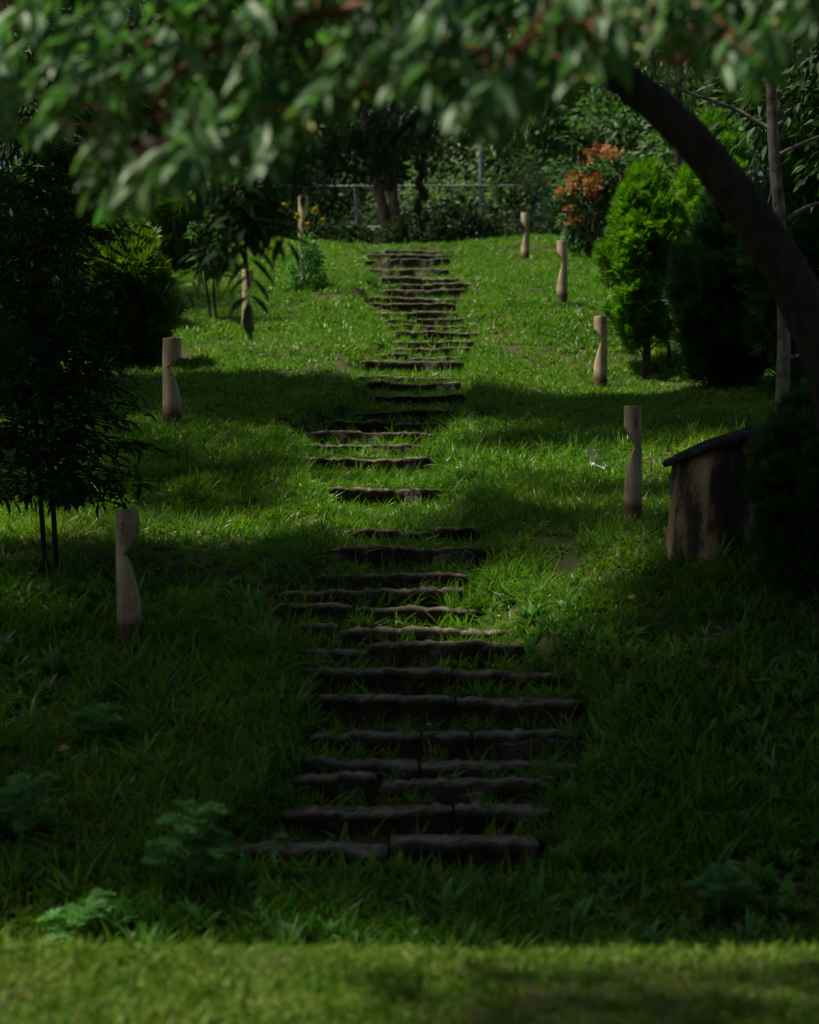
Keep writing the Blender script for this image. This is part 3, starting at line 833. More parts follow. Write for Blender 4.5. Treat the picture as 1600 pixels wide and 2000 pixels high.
# blurred foliage hanging in front: a tree that stands beside the camera on the right
def overhanging_tree():
    bx, by = 2.35, 4.6
    t = thing('overhanging_tree', (bx, by, gz(bx, by)), 'leafy flowering tree whose nearest boughs hang across the top', 'tree')
    W = Buf(); z0 = gz(bx, by)
    fork = (1.9, 5.0, 3.2)
    tube(W, smooth_path([(bx, by, z0 - .1), (bx + .05, by, 1.2), (bx - .15, by + .15, 2.3), fork], 16), [.13, .11, .09, .07], 10, .04)
    limbs = []
    for pts in (((1500, -120), (1150, -150), (800, 0), (640, 105), (540, 200), (505, 270), (430, 340)), ((1500, -160), (900, -200), (500, -60), (300, 80), (200, 240), (225, 400)), ((1450, -100), (1250, -20), (1000, 100), (930, 220)),
                ((1600, -80), (1420, 30), (1350, 90), (1330, 130)), ((900, -200), (300, -200), (50, -60), (-60, 120)), ((800, 0), (500, 60), (330, 160), (290, 280)), ((1000, 100), (820, 110), (700, 180), (660, 230))):
        dd = rng.uniform(5.3, 6.1)
        L = smooth_path(([fork] if pts[0][0] > 1400 else []) + [tuple(at(u, v, dd + .08 * k)) for k, (u, v) in enumerate(pts)], 30)
        tube(W, L, [.022, .015, .009, .004], 6); limbs.append(L)
    LP = np.concatenate(limbs)
    low_u = [-150, 0, 100, 170, 215, 260, 350, 450, 540, 590, 680, 740, 830, 900, 950, 1010, 1080, 1180, 1260, 1330, 1420, 1480, 1530, 1600, 1750]
    low_v = [300, 300, 310, 330, 455, 420, 385, 375, 350, 290, 255, 190, 215, 270, 295, 260, 220, 170, 130, 110, 200, 200, 120, 80, 40]
    pos = []; ax = []; L = []; sprig = []
    n = 0
    while n < 640:
        u = rng.uniform(-150, 1750); lv = np.interp(u, low_u, low_v)
        v = rng.uniform(-330, lv - 50)
        if rng.random() < .18: v = lv - rng.uniform(45, 75)
        keep = 1.0
        if v > 0:
            keep = .95 if 180 < u < 1000 else .75
            if u > 1060: keep = .62 if v > 100 else .8
            if u < 170: keep = .40
        else: keep = .55
        if rng.random() > keep: continue
        d = rng.uniform(5.0, 6.6)
        c = np.array(at(u, v, d))
        q = LP[np.argmin(np.linalg.norm((LP - c) * (1, .5, 1), axis=1))]
        stem = c - q; stem /= np.linalg.norm(stem) + 1e-6
        hang = stem * .5 + np.array([-.25, 0, -.55]); hang /= np.linalg.norm(hang)
        tube(W, smooth_path([tuple(q), tuple((q + c) / 2 + np.array([0, 0, .03])), tuple(c)], 5), [.004, .002], 4)
        k = rng.integers(6, 10)
        for j in range(k):
            f = j / k
            p = c - hang * .16 * f
            a = rng.uniform(0, 6.28)
            dv = hang * 1.0 + np.array([math.cos(a), math.sin(a) * .8, .25 * math.sin(a * 2)]) * rng.uniform(.45, 1.0)
            pos.append(p); ax.append(dv); L.append(rng.uniform(.085, .140) * (1 - .15 * (1 - f)))
        sprig.append((c, hang)); n += 1
    pos = np.array(pos); ax = np.array(ax); L = np.array(L); wd = L * rng.uniform(.30, .40, len(L)); roll = rng.normal(0, .5, len(L))
    # the leaves that show largest are single objects
    uu = pos[:, 0] / pos[:, 1] * FPX + 800; vv = 1000 - (pos[:, 2] - CAM_Z) / pos[:, 1] * FPX
    vis = (uu > 0) & (uu < 1600) & (vv > 0)
    order = np.argsort(np.where(vis, -L / pos[:, 1], 1))
    a, b = order[:296], order[296:]
    leaf_objects(t, pos[a], ax[a], roll[a], L[a], wd[a], 'over')
    F = Buf(); leaves(F, pos[b], ax[b], roll[b], L[b], wd[b])
    crown(W, F, (2.3, 4.9, 4.0), (1.5, 1.4, .9), 40, 50, .12, .36, 'dia', root=fork, limb=.03)
    add_parts(t, W, F, M['twig'], M['over'])
    for (u, v) in ((588, 14), (880, 6), (1268, 62), (335, 262), (290, 278), (203, 306), (720, 55)):
        p = np.array(at(u, v, 5.2)); B = Buf()
        k = 16; leaves(B, np.repeat(p[None], k, 0), rand_dirs(k, -.5, 1), rng.uniform(0, 6, k), .020, .014)
        o = obj('blossom', B.mesh('blossom', M['petal'], False, tuple(t.location)), t); o['label'] = 'small white blossom'
    for (c, hng) in sprig[::5]:
        B = Buf(); k = 14
        leaves(B, c + rng.normal(0, .02, (k, 3)), rand_dirs(k, -.8, .6) + hng, rng.uniform(0, 6, k), .028, .012)
        obj('bud_cluster', B.mesh('bud_cluster', M['bud'], False, tuple(t.location)), t)
overhanging_tree()

# slender two-stemmed sapling on the left
def sapling(name, u, v, d, h, stems, mat, label, nsp, leaf, bare, spread=.55, lw=.24, bark='bark_dark'):
    x = (u - 800) / FPX * d; z0 = gz(x, d)
    t = thing(name, (x, d, z0), label, 'sapling')
    W = Buf(); F = Buf(); pos = []; ax = []
    for s in range(stems):
        o = (s - (stems - 1) / 2) * .085
        tip = np.array([x + o * 5 + rng.normal(0, .05), d + rng.normal(0, .1), z0 + h * rng.uniform(.85, 1)])
        P = smooth_path([(x + o, d, z0 - .05), (x + o * 1.15 - .05 * (stems > 1), d, z0 + h * .25), (x + o * 2.2 - .06, d, z0 + h * .55), tuple(tip)], 24)
        tube(W, P, [.022, .018, .012, .004], 7, .04)
        for k in range(nsp // stems):
            f = rng.uniform(bare, 1); q = P[int(f * 23)]
            a = rng.uniform(0, 6.28); ln = spread * (1.05 - .6 * f) * rng.uniform(.4, 1.1)
            e = q + np.array([math.cos(a) * ln, math.sin(a) * ln, rng.uniform(-.1, .25) * ln])
            tube(W, smooth_path([tuple(q), tuple((q + e) / 2 + np.array([0, 0, .06])), tuple(e)], 5), [.006, .002], 4)
            m = rng.integers(7, 13)
            for j in range(m):
                g = rng.uniform(.25, 1)
                pos.append(q + (e - q) * g + rng.normal(0, .015, 3))
                b = rng.uniform(0, 6.28); ax.append(np.array([math.cos(b), math.sin(b), rng.uniform(-1.0, .3)]) + (e - q) / ln * .7)
    pos = np.array(pos); n = len(pos); L = leaf * rng.uniform(.6, 1.2, n)
    leaves(F, pos, np.array(ax), rng.uniform(-.8, .8, n), L, L * lw)
    add_parts(t, W, F, M[bark], M[mat], 'stems', 'foliage')
sapling('sapling', 102, 1115, 14.9, 3.2, 2, 'dark_leaf', 'dark two-stemmed sapling with narrow leaves left of the slit post', 400, .14, .27, .95)
sapling('sapling', 418, 622, 30, 1.6, 2, 'mid_leaf', 'small sapling with two bare stems on the far left lawn', 40, .16, .55, .5)
sapling('sapling', 1306, 705, 26.3, 1.2, 1, 'mid_leaf', 'thin single-stemmed seedling beside the round conifer', 14, .1, .5, .2)

# weeds and small plants
def lacy_weed(u, v, d, h, wdt, label, nl=16):
    x = (u - 800) / FPX * d; z0 = gz(x, d)
    t = thing('lacy_weed', (x, d, z0), label, 'weed')
    W = Buf()
    tube(W, smooth_path([(x, d, z0 - .03), (x + .02, d, z0 + h * .5), (x + .05, d, z0 + h * .85)], 8), [.008, .003], 5)
    for k in range(nl):
        f = rng.uniform(.25, 1); a = k * 2.4 + rng.normal(0, .3)
        q = np.array([x + .04 * f, d, z0 + h * .85 * f])
        ln = wdt * (1.1 - .5 * f) * rng.uniform(.7, 1.1)
        e = q + np.array([math.cos(a) * ln, math.sin(a) * ln, ln * rng.uniform(.1, .6)])
        B = Buf(); P = smooth_path([tuple(q), tuple((q + e) / 2 + np.array([0, 0, .25 * ln])), tuple(e)], 9)
        tube(B, P, [.003, .001], 4)
        pos = []; ax = []; L = []
        tg = np.gradient(P, axis=0)
        for i in range(2, 9):
            dr = tg[i] / np.linalg.norm(tg[i]); sd = np.cross(dr, (0, 0, 1)); sd /= np.linalg.norm(sd)
            for s in (-1, 1):
                pos.append(P[i]); ax.append(dr * .8 + sd * s); L.append(ln * .42 * math.sin(math.pi * (i / 9.5)) + .012)
        pos.append(P[-1]); ax.append(tg[-1]); L.append(ln * .2)
        leaves(B, pos, np.array(ax), rng.normal(0, .3, len(pos)), np.array(L) * 1.15, np.array(L) * 1.15, 'fan')
        obj('leaf', B.mesh('leaf', M['weed'], False, tuple(t.location)), t)
    obj('stem', W.mesh('stem', M['weed'], False, tuple(t.location)), t)
lacy_weed(365, 1730, 9.95, .50, .24, 'tall lacy-leaved weed left of the lowest steps', 30)
lacy_weed(40, 1640, 10.6, .42, .22, 'lacy-leaved weed at the far left below the slit post', 18)
lacy_weed(190, 1480, 11.8, .30, .2, 'small lacy weed in the long grass between the slit post and the lowest weeds', 14)
lacy_weed(1400, 1760, 9.9, .30, .2, 'dim lacy weed in the shade right of the lowest steps', 16)
lacy_weed(150, 1780, 9.6, .26, .2, 'low lacy weed behind the front lawn edge', 14)

def strap_plant(u, v, d, n, L, wd, label, mat='weed', cat='grass tuft', name='grass_tuft', flop=.55):
    x = (u - 800) / FPX * d; z0 = gz(x, d)
    t = thing(name, (x, d, z0), label, cat)
    for k in range(n):
        a = rng.uniform(0, 6.28); l = L * rng.uniform(.6, 1.1); out = rng.uniform(.25, 1) * flop
        B = Buf(); S = 7; V = []
        for i in range(S):
            f = i / (S - 1)
            r = out * l * (f ** 1.4); z = l * (f - .45 * out * f * f * 1.6)
            wv = wd * (1 - f) ** .6 * (.6 + f) + .0005
            c = np.array([math.cos(a) * r, math.sin(a) * r, z - .02]); s = np.array([-math.sin(a), math.cos(a), 0]) * wv
            V += [c - s, c + np.array([0, 0, -.25 * wv]), c + s]
        i = np.arange(S - 1)
        B.add(np.array(V), np.stack([i * 3, i * 3 + 1, i * 3 + 4, i * 3 + 3], 1), np.stack([i * 3 + 1, i * 3 + 2, i * 3 + 5, i * 3 + 4], 1))
        obj('blade', B.mesh('blade', M[mat], True), t)
strap_plant(560, 1860, 9.35, 22, .36, .008, 'clump of long arching grass just behind the front lawn')
strap_plant(280, 1870, 9.3, 26, .34, .007, 'wide clump of thin arching grass below the tall lacy weed')
strap_plant(870, 1880, 9.3, 14, .26, .007, 'short grass clump at the foot of the stairs')
strap_plant(1400, 1052, 13.75, 9, .42, .013, 'strap-leaved plant growing against the front of the stump', 'weed', 'plant', 'strap_plant', .6)
strap_plant(250, 1262, 13.45, 9, .20, .006, 'pale grass tuft at the base of the slit post', 'strap')
strap_plant(195, 690, 24.5, 14, .62, .014, 'strap-leaved plant under the golden-tipped conifer', 'strap', 'plant', 'strap_plant', .8)
strap_plant(690, 1900, 9.2, 12, .3, .007, 'grass clump beside the long arching clump behind the front lawn')

def variegated():
    p = ground_hit(1155, 925)
    t = thing('variegated_plant', p, 'small cream-leaved plant in the grass left of the tan post', 'plant')
    pos = []; ax = []; L = []
    for (dx, dz, L_) in ((-.05, .9, .17), (-.02, -.1, .13), (.35, .35, .15), (.55, .15, .13), (.1, .7, .12), (.2, -.2, .12)):
        pos.append((p.x + dx * .12, p.y - .05, p.z + .10)); ax.append((dx + .01, -.2, dz + .1)); L.append(L_ * 1.15)
    pos = np.array(pos); L = np.array(L)
    leaf_objects(t, pos, np.array(ax), rng.uniform(-.6, .6, len(L)), L, L * .35, 'white_leaf')
variegated()

def flower_plant():
    x = (600 - 800) / FPX * 31.6; y = 31.6; z0 = gz(x, y)
    t = thing('flowering_plant', (x, y, z0), 'leggy plant with yellow flowers in front of the tall pale post', 'plant')
    W = Buf(); F = Buf()
    heads = [(555, 402), (582, 422), (616, 411), (571, 389), (630, 432), (528, 482), (600, 440), (345, 443)][:7]
    for (u, v) in heads:
        e = at(u, v, 31.4)
        tube(W, smooth_path([(x + rng.normal(0, .05), y, z0), tuple((Vector((x, y, z0)) + e) / 2 + Vector((0, 0, .12))), tuple(e)], 8), [.007, .003], 5)
        B = Buf(); k = 9; a = np.arange(k) * 2 * np.pi / k
        leaves(B, np.repeat(np.array(e)[None], k, 0), np.stack([np.cos(a), np.full(k, -.35), np.sin(a)], 1), np.zeros(k), .075, .05)
        leaves(B, np.repeat(np.array(e)[None], 8, 0), rand_dirs(8, -.6, 1), np.zeros(8), .045, .04)
        obj('flower_head', B.mesh('flower_head', M['yellow'], False, tuple(t.location)), t)
    crown(W, F, (x, y, z0 + .38), (.24, .2, .42), 34, 40, .09, .25, 'dia', clump_r=.3, droop=0)
    add_parts(t, W, F, M['weed'], M['weed'], 'stems', 'foliage')
flower_plant()
lacy_weed(995, 600, 28.9, .26, .1, 'tiny seedling on the far right lawn between the stairs and the sunlit post', 9)

# fallen leaves and bits on the grass
for i, (u, v, m, s, wds) in enumerate(((308, 1115, 'straw_leaf', .09, 'pale strip of fallen leaf right of the slit post'), (390, 1030, 'straw_leaf', .08, 'pale curled leaf on the lawn behind the slit post'), (28, 1622, 'dry_leaf', .10, 'orange fallen leaf in the grass at the far left'),
                          (115, 1480, 'dry_leaf', .10, 'brown fallen leaf left of the lower steps'), (1225, 1182, 'straw_leaf', .07, 'pale fallen leaf in front of the tan post'), (400, 1195, 'straw_leaf', .07, 'pale dry leaf between the slit post and the stairs'),
                          (1130, 1320, 'straw_leaf', .10, 'straw-coloured leaf at the right end of the widest step'), (1055, 802, 'dry_leaf', .10, 'reddish fallen leaf in the shade right of the stairs'), (845, 1432, 'straw_leaf', .05, 'small pale leaf lying on a lower step'),
                          (730, 1688, 'dry_leaf', .11, 'orange-brown leaf at the foot of the steps'), (540, 1700, 'dry_leaf', .08, 'brown leaf beside the tall lacy weed'), (1300, 1130, 'straw_leaf', .1, 'dry leaf on bare soil below the stump'),
                          (930, 1075, 'dry_leaf', .1, 'reddish dry leaf at the edge of the middle steps'), (990, 905, 'straw_leaf', .08, 'dry leaf on the lawn left of the cream-leaved plant'), (1400, 1265, 'dry_leaf', .09, 'brown leaf on the bare soil right of the steps'))):
    p = ground_hit(u, v)
    o = bpy.data.objects.new('fallen_leaf', leaf_mesh(m)); col.objects.link(o)
    o.location = p + Vector((0, -.03, .05)); o.scale = (s, s * .5, s); o.rotation_euler = (R(rng.uniform(20, 60)), R(rng.uniform(-20, 20)), rng.uniform(0, 6.28))
    tag(o, wds, 'leaf', 'fallen leaves on the slope')

# ------------------------------------------------------------------ thicket behind the top of the stairs
FENCE_Y = 46.5
def fence():
    z0 = 7.2
    t = thing('pipe_fence', (0, FENCE_Y, z0), 'grey pipe fence in front of the far thicket', 'fence')
    def ux(u): return (u - 800) / FPX * FENCE_Y
    for u in (560, 697, 940, 1090, 420):
        B = Buf(); x = ux(u); top = 2.6 if u == 940 else 1.75
        tube(B, [(x, 0, -.2), (x, 0, top)], [.045, .045] if u != 940 else [.06, .06], 10)
        obj('fence_post', B.mesh('fence_post', M['metal'], True), t).location = (0, 0, 0)
    for z in (.75, 1.68):
        B = Buf(); tube(B, [(ux(400), -.06, z), (ux(1100), -.06, z + .02)], [.025, .025], 8)
        obj('rail', B.mesh('rail', M['metal'], True), t)
fence()
# trunks by the crest
def twin_tree():
    x, y = (765 - 800) / FPX * 44, 44.0; z0 = gz(x, y)
    t = thing('twin_trunk_tree', (x, y, z0), 'tree with two slanting trunks above the dark brush at the top of the stairs', 'tree')
    W = Buf(); F = Buf()
    for pts in (((760, 470), (742, 380), (722, 300), (700, 120), (690, -100)), ((775, 470), (768, 380), (765, 300), (780, 120), (800, -100))):
        tube(W, smooth_path([tuple(at(u, v, 44)) for u, v in pts], 14), [.13, .11, .10, .07], 9, .05)
    crown(W, F, tuple(at(745, -80, 44)), (3.0, 2.2, 1.9), 70, 60, .24, .42, 'dia', root=tuple(at(745, 60, 44)))
    add_parts(t, W, F, M['bark'], M['mid_leaf'])
twin_tree()
def brush(u, v, d, rx, rz, mat, label, n=26, leaf=.14, ry=None, per=45):
    x = (u - 800) / FPX * d; z0 = gz(x, d)
    t = thing('shrub', (x, d, z0), label, 'shrub', 'shrubs along the far fence')
    W = Buf(); F = Buf()
    for k in range(8):
        a = rng.uniform(0, 6.28); tube(W, smooth_path([(x, d, z0 - .05), (x + .3 * rx * math.cos(a), d + .2 * math.sin(a), z0 + rz * .6), (x + .7 * rx * math.cos(a), d + .5 * rx * math.sin(a), z0 + rz * 1.4)], 6), [.03, .006], 5)
    crown(W, F, (x, d, z0 + rz * .9), (rx, ry or rx * .7, rz), n, per, leaf, .42, 'dia', clump_r=.3, shell=.3)
    add_parts(t, W, F, M['bark_dark'], M[mat], 'stems', 'foliage')
brush(785, 470, 43.3, .62, .42, 'dark_leaf', 'dark twiggy brush at the foot of the twin trunks', 26, .12)
brush(690, 470, 44.6, .75, .35, 'dark_leaf', 'low dark brush left of the twin trunks by the fence')
brush(900, 470, 44.8, .8, .75, 'dark_leaf', 'dark shrub right of the twin trunks by the fence', 36)
brush(1010, 470, 45.3, .75, 1.3, 'pale_leaf', 'rounded grey-green shrub behind the far grassy mound', 50, .12)
brush(1120, 470, 44.0, .8, .8, 'mid_leaf', 'green shrub behind the red-tipped one', 40)
brush(520, 470, 45.0, 1.1, .75, 'dark_leaf', 'dark shrub at the back of the far left lawn', 36)
brush(600, 470, 46.0, .6, .6, 'dark_leaf', 'dark low shrub behind the tall pale post', 26)
brush(400, 470, 41.0, 1.1, 1.1, 'mid_leaf', 'broad green shrub at the back of the left lawn', 46)
brush(850, 470, 49.5, 1.6, 1.5, 'pale_leaf', 'grey-green bush beyond the fence behind the twin trunks', 60, .16)
brush(640, 470, 49.5, 1.6, 1.5, 'pale_leaf', 'grey-green bush beyond the fence left of the twin trunks', 60, .16)

for (u, d, rx, rz, m, lb) in ((430, 50.5, 1.7, 1.9, 'mid_leaf', 'tall green bush beyond the fence at its left end'), (740, 51.5, 1.6, 2.2, 'mid_leaf', 'tall green bush beyond the fence straight behind the twin trunks'), (945, 51, 1.5, 2.1, 'pale_leaf', 'tall grey-green bush beyond the fence by its thick post'),
                          (1060, 50, 1.5, 2.2, 'mid_leaf', 'tall green bush beyond the fence at its right end'), (1230, 46, 1.7, 2.2, 'mid_leaf', 'tall green bush behind the bright green conifer'), (1420, 44, 1.8, 2.4, 'mid_leaf', 'tall green bush far behind the leaning trunk'), (250, 45, 1.8, 2.2, 'mid_leaf', 'tall green bush far behind the golden-tipped conifer')):
    brush(u, 470, d, rx, rz, m, lb, 80, .2, per=60)
brush(590, 470, 52.5, 1.8, 2.0, 'mid_leaf', 'tall green bush beyond the fence behind the tall pale post', 90, .2, per=60)
brush(850, 470, 53.5, 1.8, 2.3, 'mid_leaf', 'tall green bush beyond the fence between its thick post and the twin trunks', 90, .2, per=60)
TL = ['green thicket tree beyond the fence behind the tall pale post', 'grey-green thicket tree beyond the fence left of the twin trunks', 'green thicket tree beyond the fence right of the twin trunks', 'grey-green thicket tree behind the rounded shrub and far mound',
      'green thicket tree behind the red-tipped shrub and bright conifer', 'dark thicket tree far behind the leaning trunk', 'dark thicket tree beyond the two-stemmed far sapling', 'dark thicket tree far behind the tall golden-green conifer', 'dark thicket tree far behind the pale slender trunk',
      'tallest green thicket tree directly behind the twin trunks', 'tall green tree at the back of the thicket behind the far golden conifer', 'tall green tree at the back of the thicket behind the grassy mound', 'tall dark tree at the back of the thicket behind the bushy conifers', 'tall dark tree at the back of the thicket behind the golden-tipped conifer']
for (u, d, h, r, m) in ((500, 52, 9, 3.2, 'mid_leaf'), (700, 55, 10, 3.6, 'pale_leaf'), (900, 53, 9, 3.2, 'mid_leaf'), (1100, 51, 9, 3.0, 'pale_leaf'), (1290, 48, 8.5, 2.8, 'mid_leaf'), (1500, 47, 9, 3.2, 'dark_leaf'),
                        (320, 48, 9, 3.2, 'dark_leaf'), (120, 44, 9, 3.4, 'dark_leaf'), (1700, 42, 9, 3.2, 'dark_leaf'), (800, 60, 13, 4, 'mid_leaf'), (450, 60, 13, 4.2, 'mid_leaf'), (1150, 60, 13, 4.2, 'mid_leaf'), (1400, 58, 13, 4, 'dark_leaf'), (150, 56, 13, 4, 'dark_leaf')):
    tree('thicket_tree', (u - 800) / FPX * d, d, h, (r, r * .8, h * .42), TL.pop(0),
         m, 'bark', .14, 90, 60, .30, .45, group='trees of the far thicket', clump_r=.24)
# dark trees at the left and right of the lawn
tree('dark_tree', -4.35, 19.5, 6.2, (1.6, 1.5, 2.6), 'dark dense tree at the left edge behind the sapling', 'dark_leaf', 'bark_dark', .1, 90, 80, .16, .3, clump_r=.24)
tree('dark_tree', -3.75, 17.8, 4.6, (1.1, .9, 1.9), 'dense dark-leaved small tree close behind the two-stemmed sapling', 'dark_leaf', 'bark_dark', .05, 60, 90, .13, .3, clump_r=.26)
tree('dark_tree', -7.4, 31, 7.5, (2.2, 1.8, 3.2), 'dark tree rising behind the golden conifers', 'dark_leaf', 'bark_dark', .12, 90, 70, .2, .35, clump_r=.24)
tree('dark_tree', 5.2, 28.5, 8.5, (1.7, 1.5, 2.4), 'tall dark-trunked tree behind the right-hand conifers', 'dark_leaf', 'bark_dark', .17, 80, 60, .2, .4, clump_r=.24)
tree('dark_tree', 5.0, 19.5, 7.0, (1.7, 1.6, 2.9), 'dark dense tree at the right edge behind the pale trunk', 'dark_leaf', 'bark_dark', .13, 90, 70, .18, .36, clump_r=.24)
tree('slender_tree', 4.35, 33, 6.5, (1.4, 1.2, 2.0), 'slender tree with light foliage above the round conifer', 'pale_leaf', 'bark', .06, 60, 50, .18, .4, clump_r=.24)
tree('slender_tree', 6.0, 41, 7.0, (1.7, 1.4, 2.0), 'slender tree with light foliage beyond the red-tipped shrub', 'pale_leaf', 'bark', .07, 60, 50, .2, .4, clump_r=.24)

# ------------------------------------------------------------------ unseen trees added around the picture to shade the slope
def added_shade_tree(x, y, h, center, radii, n=90, per=46, leaf=.42, label='tall broad tree added outside the picture to shade the slope', tr=.2):
    z0 = gz(x, y)
    t = thing('added_shade_tree', (x, y, z0), label, 'tree', 'unseen trees added to shade the slope')
    W = Buf(); F = Buf()
    top = (x + (center[0] - x) * .5, y + (center[1] - y) * .5, center[2] - radii[2] * .4)
    tube(W, smooth_path([(x, y, z0 - .2), (x, y, z0 + (top[2] - z0) * .5), top], 12), [tr * 1.3, tr, tr * .6], 10, .03)
    crown(W, F, center, radii, n, per, leaf, .55, 'dia', root=top, limb=.07, clump_r=.24, shell=.2)
    add_parts(t, W, F, M['bark'], M['canopy'])
def shade_at(gx_, gy_, h, rx, ry, rz=1.3, tx=None, ty=None, **kw):
    """a crown whose shadow falls on ground point (gx_, gy_)"""
    g = np.array([gx_, gy_, gz(gx_, gy_)]); s = np.array(SUN) / SUN.z
    c = g + s * h
    added_shade_tree(c[0] - 2 if tx is None else tx, c[1] if ty is None else ty, c[2], tuple(c), (rx, ry, rz), **kw)
shade_at(-2.4, 11.95, 9, 3.8, 2.0, tx=-8.5, ty=9.0, n=130)
shade_at(3.2, 11.4, 9, 3.6, 2.6, tx=4.5, ty=9.0, n=140)
shade_at(5.0, 14.0, 10, 3.0, 2.2, tx=5.5, ty=11.0, n=90)
shade_at(-2.0, 23.0, 9, 3.6, 1.7, tx=-8.5, ty=19.5, n=110)
# thin crowns that only dapple the middle of the slope
shade_at(2.4, 17.2, 9, 2.3, 2.0, rz=1.0, tx=6.0, ty=16.0, n=50, per=30, leaf=.34)
shade_at(-.4, 16.0, 9, 2.2, 1.6, rz=1.0, tx=-7.0, ty=15.0, n=44, per=30, leaf=.34)
shade_at(-2.2, 14.2, 9, 2.4, 1.1, rz=1.0, tx=-7.5, ty=13.0, n=44, per=30, leaf=.34)
# unseen trees added behind the viewpoint to cut sky light on the slope
for bx_, by_ in ((-7, -7), (-1, -10), (6, -8), (-11, 1), (9, 1)):
    added_shade_tree(bx_, by_, 9, (bx_, by_, 6.0), (4.0, 3.0, 4.0), n=110, per=46, leaf=.5, label='tall broad tree added out of view behind the viewpoint to cut sky light')
shade_at(3.6, 22.6, 9, 2.6, 1.3, tx=-7.0, ty=17.0, n=80)

# ------------------------------------------------------------------ grass: blades nobody could count
def tuft_mesh(name, nb, L, wd, rad, flop, mat):
    B = Buf()
    for k in range(nb):
        a = rng.uniform(0, 6.28); l = L * rng.uniform(.45, 1.15); out = rng.uniform(.15, 1) * flop
        r0 = rad * math.sqrt(rng.random()); b = rng.uniform(0, 6.28)
        o = np.array([r0 * math.cos(b), r0 * math.sin(b), -.01])
        V = []; S = 4; tw = rng.normal(0, .5)
        for i in range(S):
            f = i / (S - 1)
            r = out * l * f ** 1.3; z = l * f * (1 - .45 * out * f)
            wv = wd * (1, 1.05, .75, .05)[i] * .5
            c = o + np.array([math.cos(a) * r, math.sin(a) * r, z])
            s = np.array([-math.sin(a + tw * f), math.cos(a + tw * f), 0]) * wv
            V += [c - s, c + s]
        i = np.arange(S - 1) * 2
        B.add(np.array(V), np.stack([i, i + 1, i + 3, i + 2], 1))
    return B.mesh(name, M[mat])

def scatter(name, pts, variants, label, cat='grass', scale=(.7, 1.3), tilt=.42, extra=None):
    c = bpy.data.collections.new(name + '_tufts')
    for me in variants:
        c.objects.link(bpy.data.objects.new('tuft', me))
    n = len(pts)
    me = mesh_np(name, pts, [np.zeros((0, 3), int)]) if False else bpy.data.meshes.new(name)
    me.vertices.add(n); me.vertices.foreach_set('co', np.asarray(pts, np.float32).ravel())
    rot = me.attributes.new('rot', 'FLOAT_VECTOR', 'POINT')
    rv = np.stack([rng.normal(0, tilt, n), rng.normal(0, tilt, n), rng.uniform(0, 6.28, n)], 1)
    rot.data.foreach_set('vector', rv.astype(np.float32).ravel())
    sc = me.attributes.new('scl', 'FLOAT', 'POINT')
    s = rng.uniform(scale[0], scale[1], n) * (1 if extra is None else extra)
    sc.data.foreach_set('value', s.astype(np.float32))
    ix = me.attributes.new('idx', 'INT', 'POINT'); ix.data.foreach_set('value', rng.integers(0, len(variants), n).astype(np.int32))
    o = obj(name, me)
    tag(o, label, cat, kind='stuff')
    ng = bpy.data.node_groups.new(name + '_nodes', 'GeometryNodeTree')
    ng.interface.new_socket('Geometry', in_out='INPUT', socket_type='NodeSocketGeometry')
    ng.interface.new_socket('Geometry', in_out='OUTPUT', socket_type='NodeSocketGeometry')
    gi = ng.nodes.new('NodeGroupInput'); go = ng.nodes.new('NodeGroupOutput')
    ci = ng.nodes.new('GeometryNodeCollectionInfo'); ci.inputs['Collection'].default_value = c
    ci.inputs['Separate Children'].default_value = True; ci.inputs['Reset Children'].default_value = True
    ip = ng.nodes.new('GeometryNodeInstanceOnPoints'); ip.inputs['Pick Instance'].default_value = True
    def attr(nm, ty):
        a = ng.nodes.new('GeometryNodeInputNamedAttribute'); a.data_type = ty; a.inputs['Name'].default_value = nm
        return next(x for x in a.outputs if x.enabled and x.name == 'Attribute')
    er = ng.nodes.new('FunctionNodeEulerToRotation')
    L = ng.links.new
    L(attr('rot', 'FLOAT_VECTOR'), er.inputs[0]); L(er.outputs[0], ip.inputs['Rotation'])
    L(attr('scl', 'FLOAT'), ip.inputs['Scale']); L(attr('idx', 'INT'), ip.inputs['Instance Index'])
    L(gi.outputs[0], ip.inputs['Points']); L(ci.outputs[0], ip.inputs['Instance']); L(ip.outputs[0], go.inputs[0])
    md = o.modifiers.new('scatter', 'NODES'); md.node_group = ng
    return o

def vnoise(x, y, s, seed):
    r = np.random.default_rng(seed); t = r.random((64, 64))
    x = x * s; y = y * s
    xi = np.floor(x).astype(int); yi = np.floor(y).astype(int); fx = x - xi; fy = y - yi
    fx = fx * fx * (3 - 2 * fx); fy = fy * fy * (3 - 2 * fy)
    g = lambda a, b: t[a % 64, b % 64]
    return (g(xi, yi) * (1 - fx) + g(xi + 1, yi) * fx) * (1 - fy) + (g(xi, yi + 1) * (1 - fx) + g(xi + 1, yi + 1) * fx) * fy

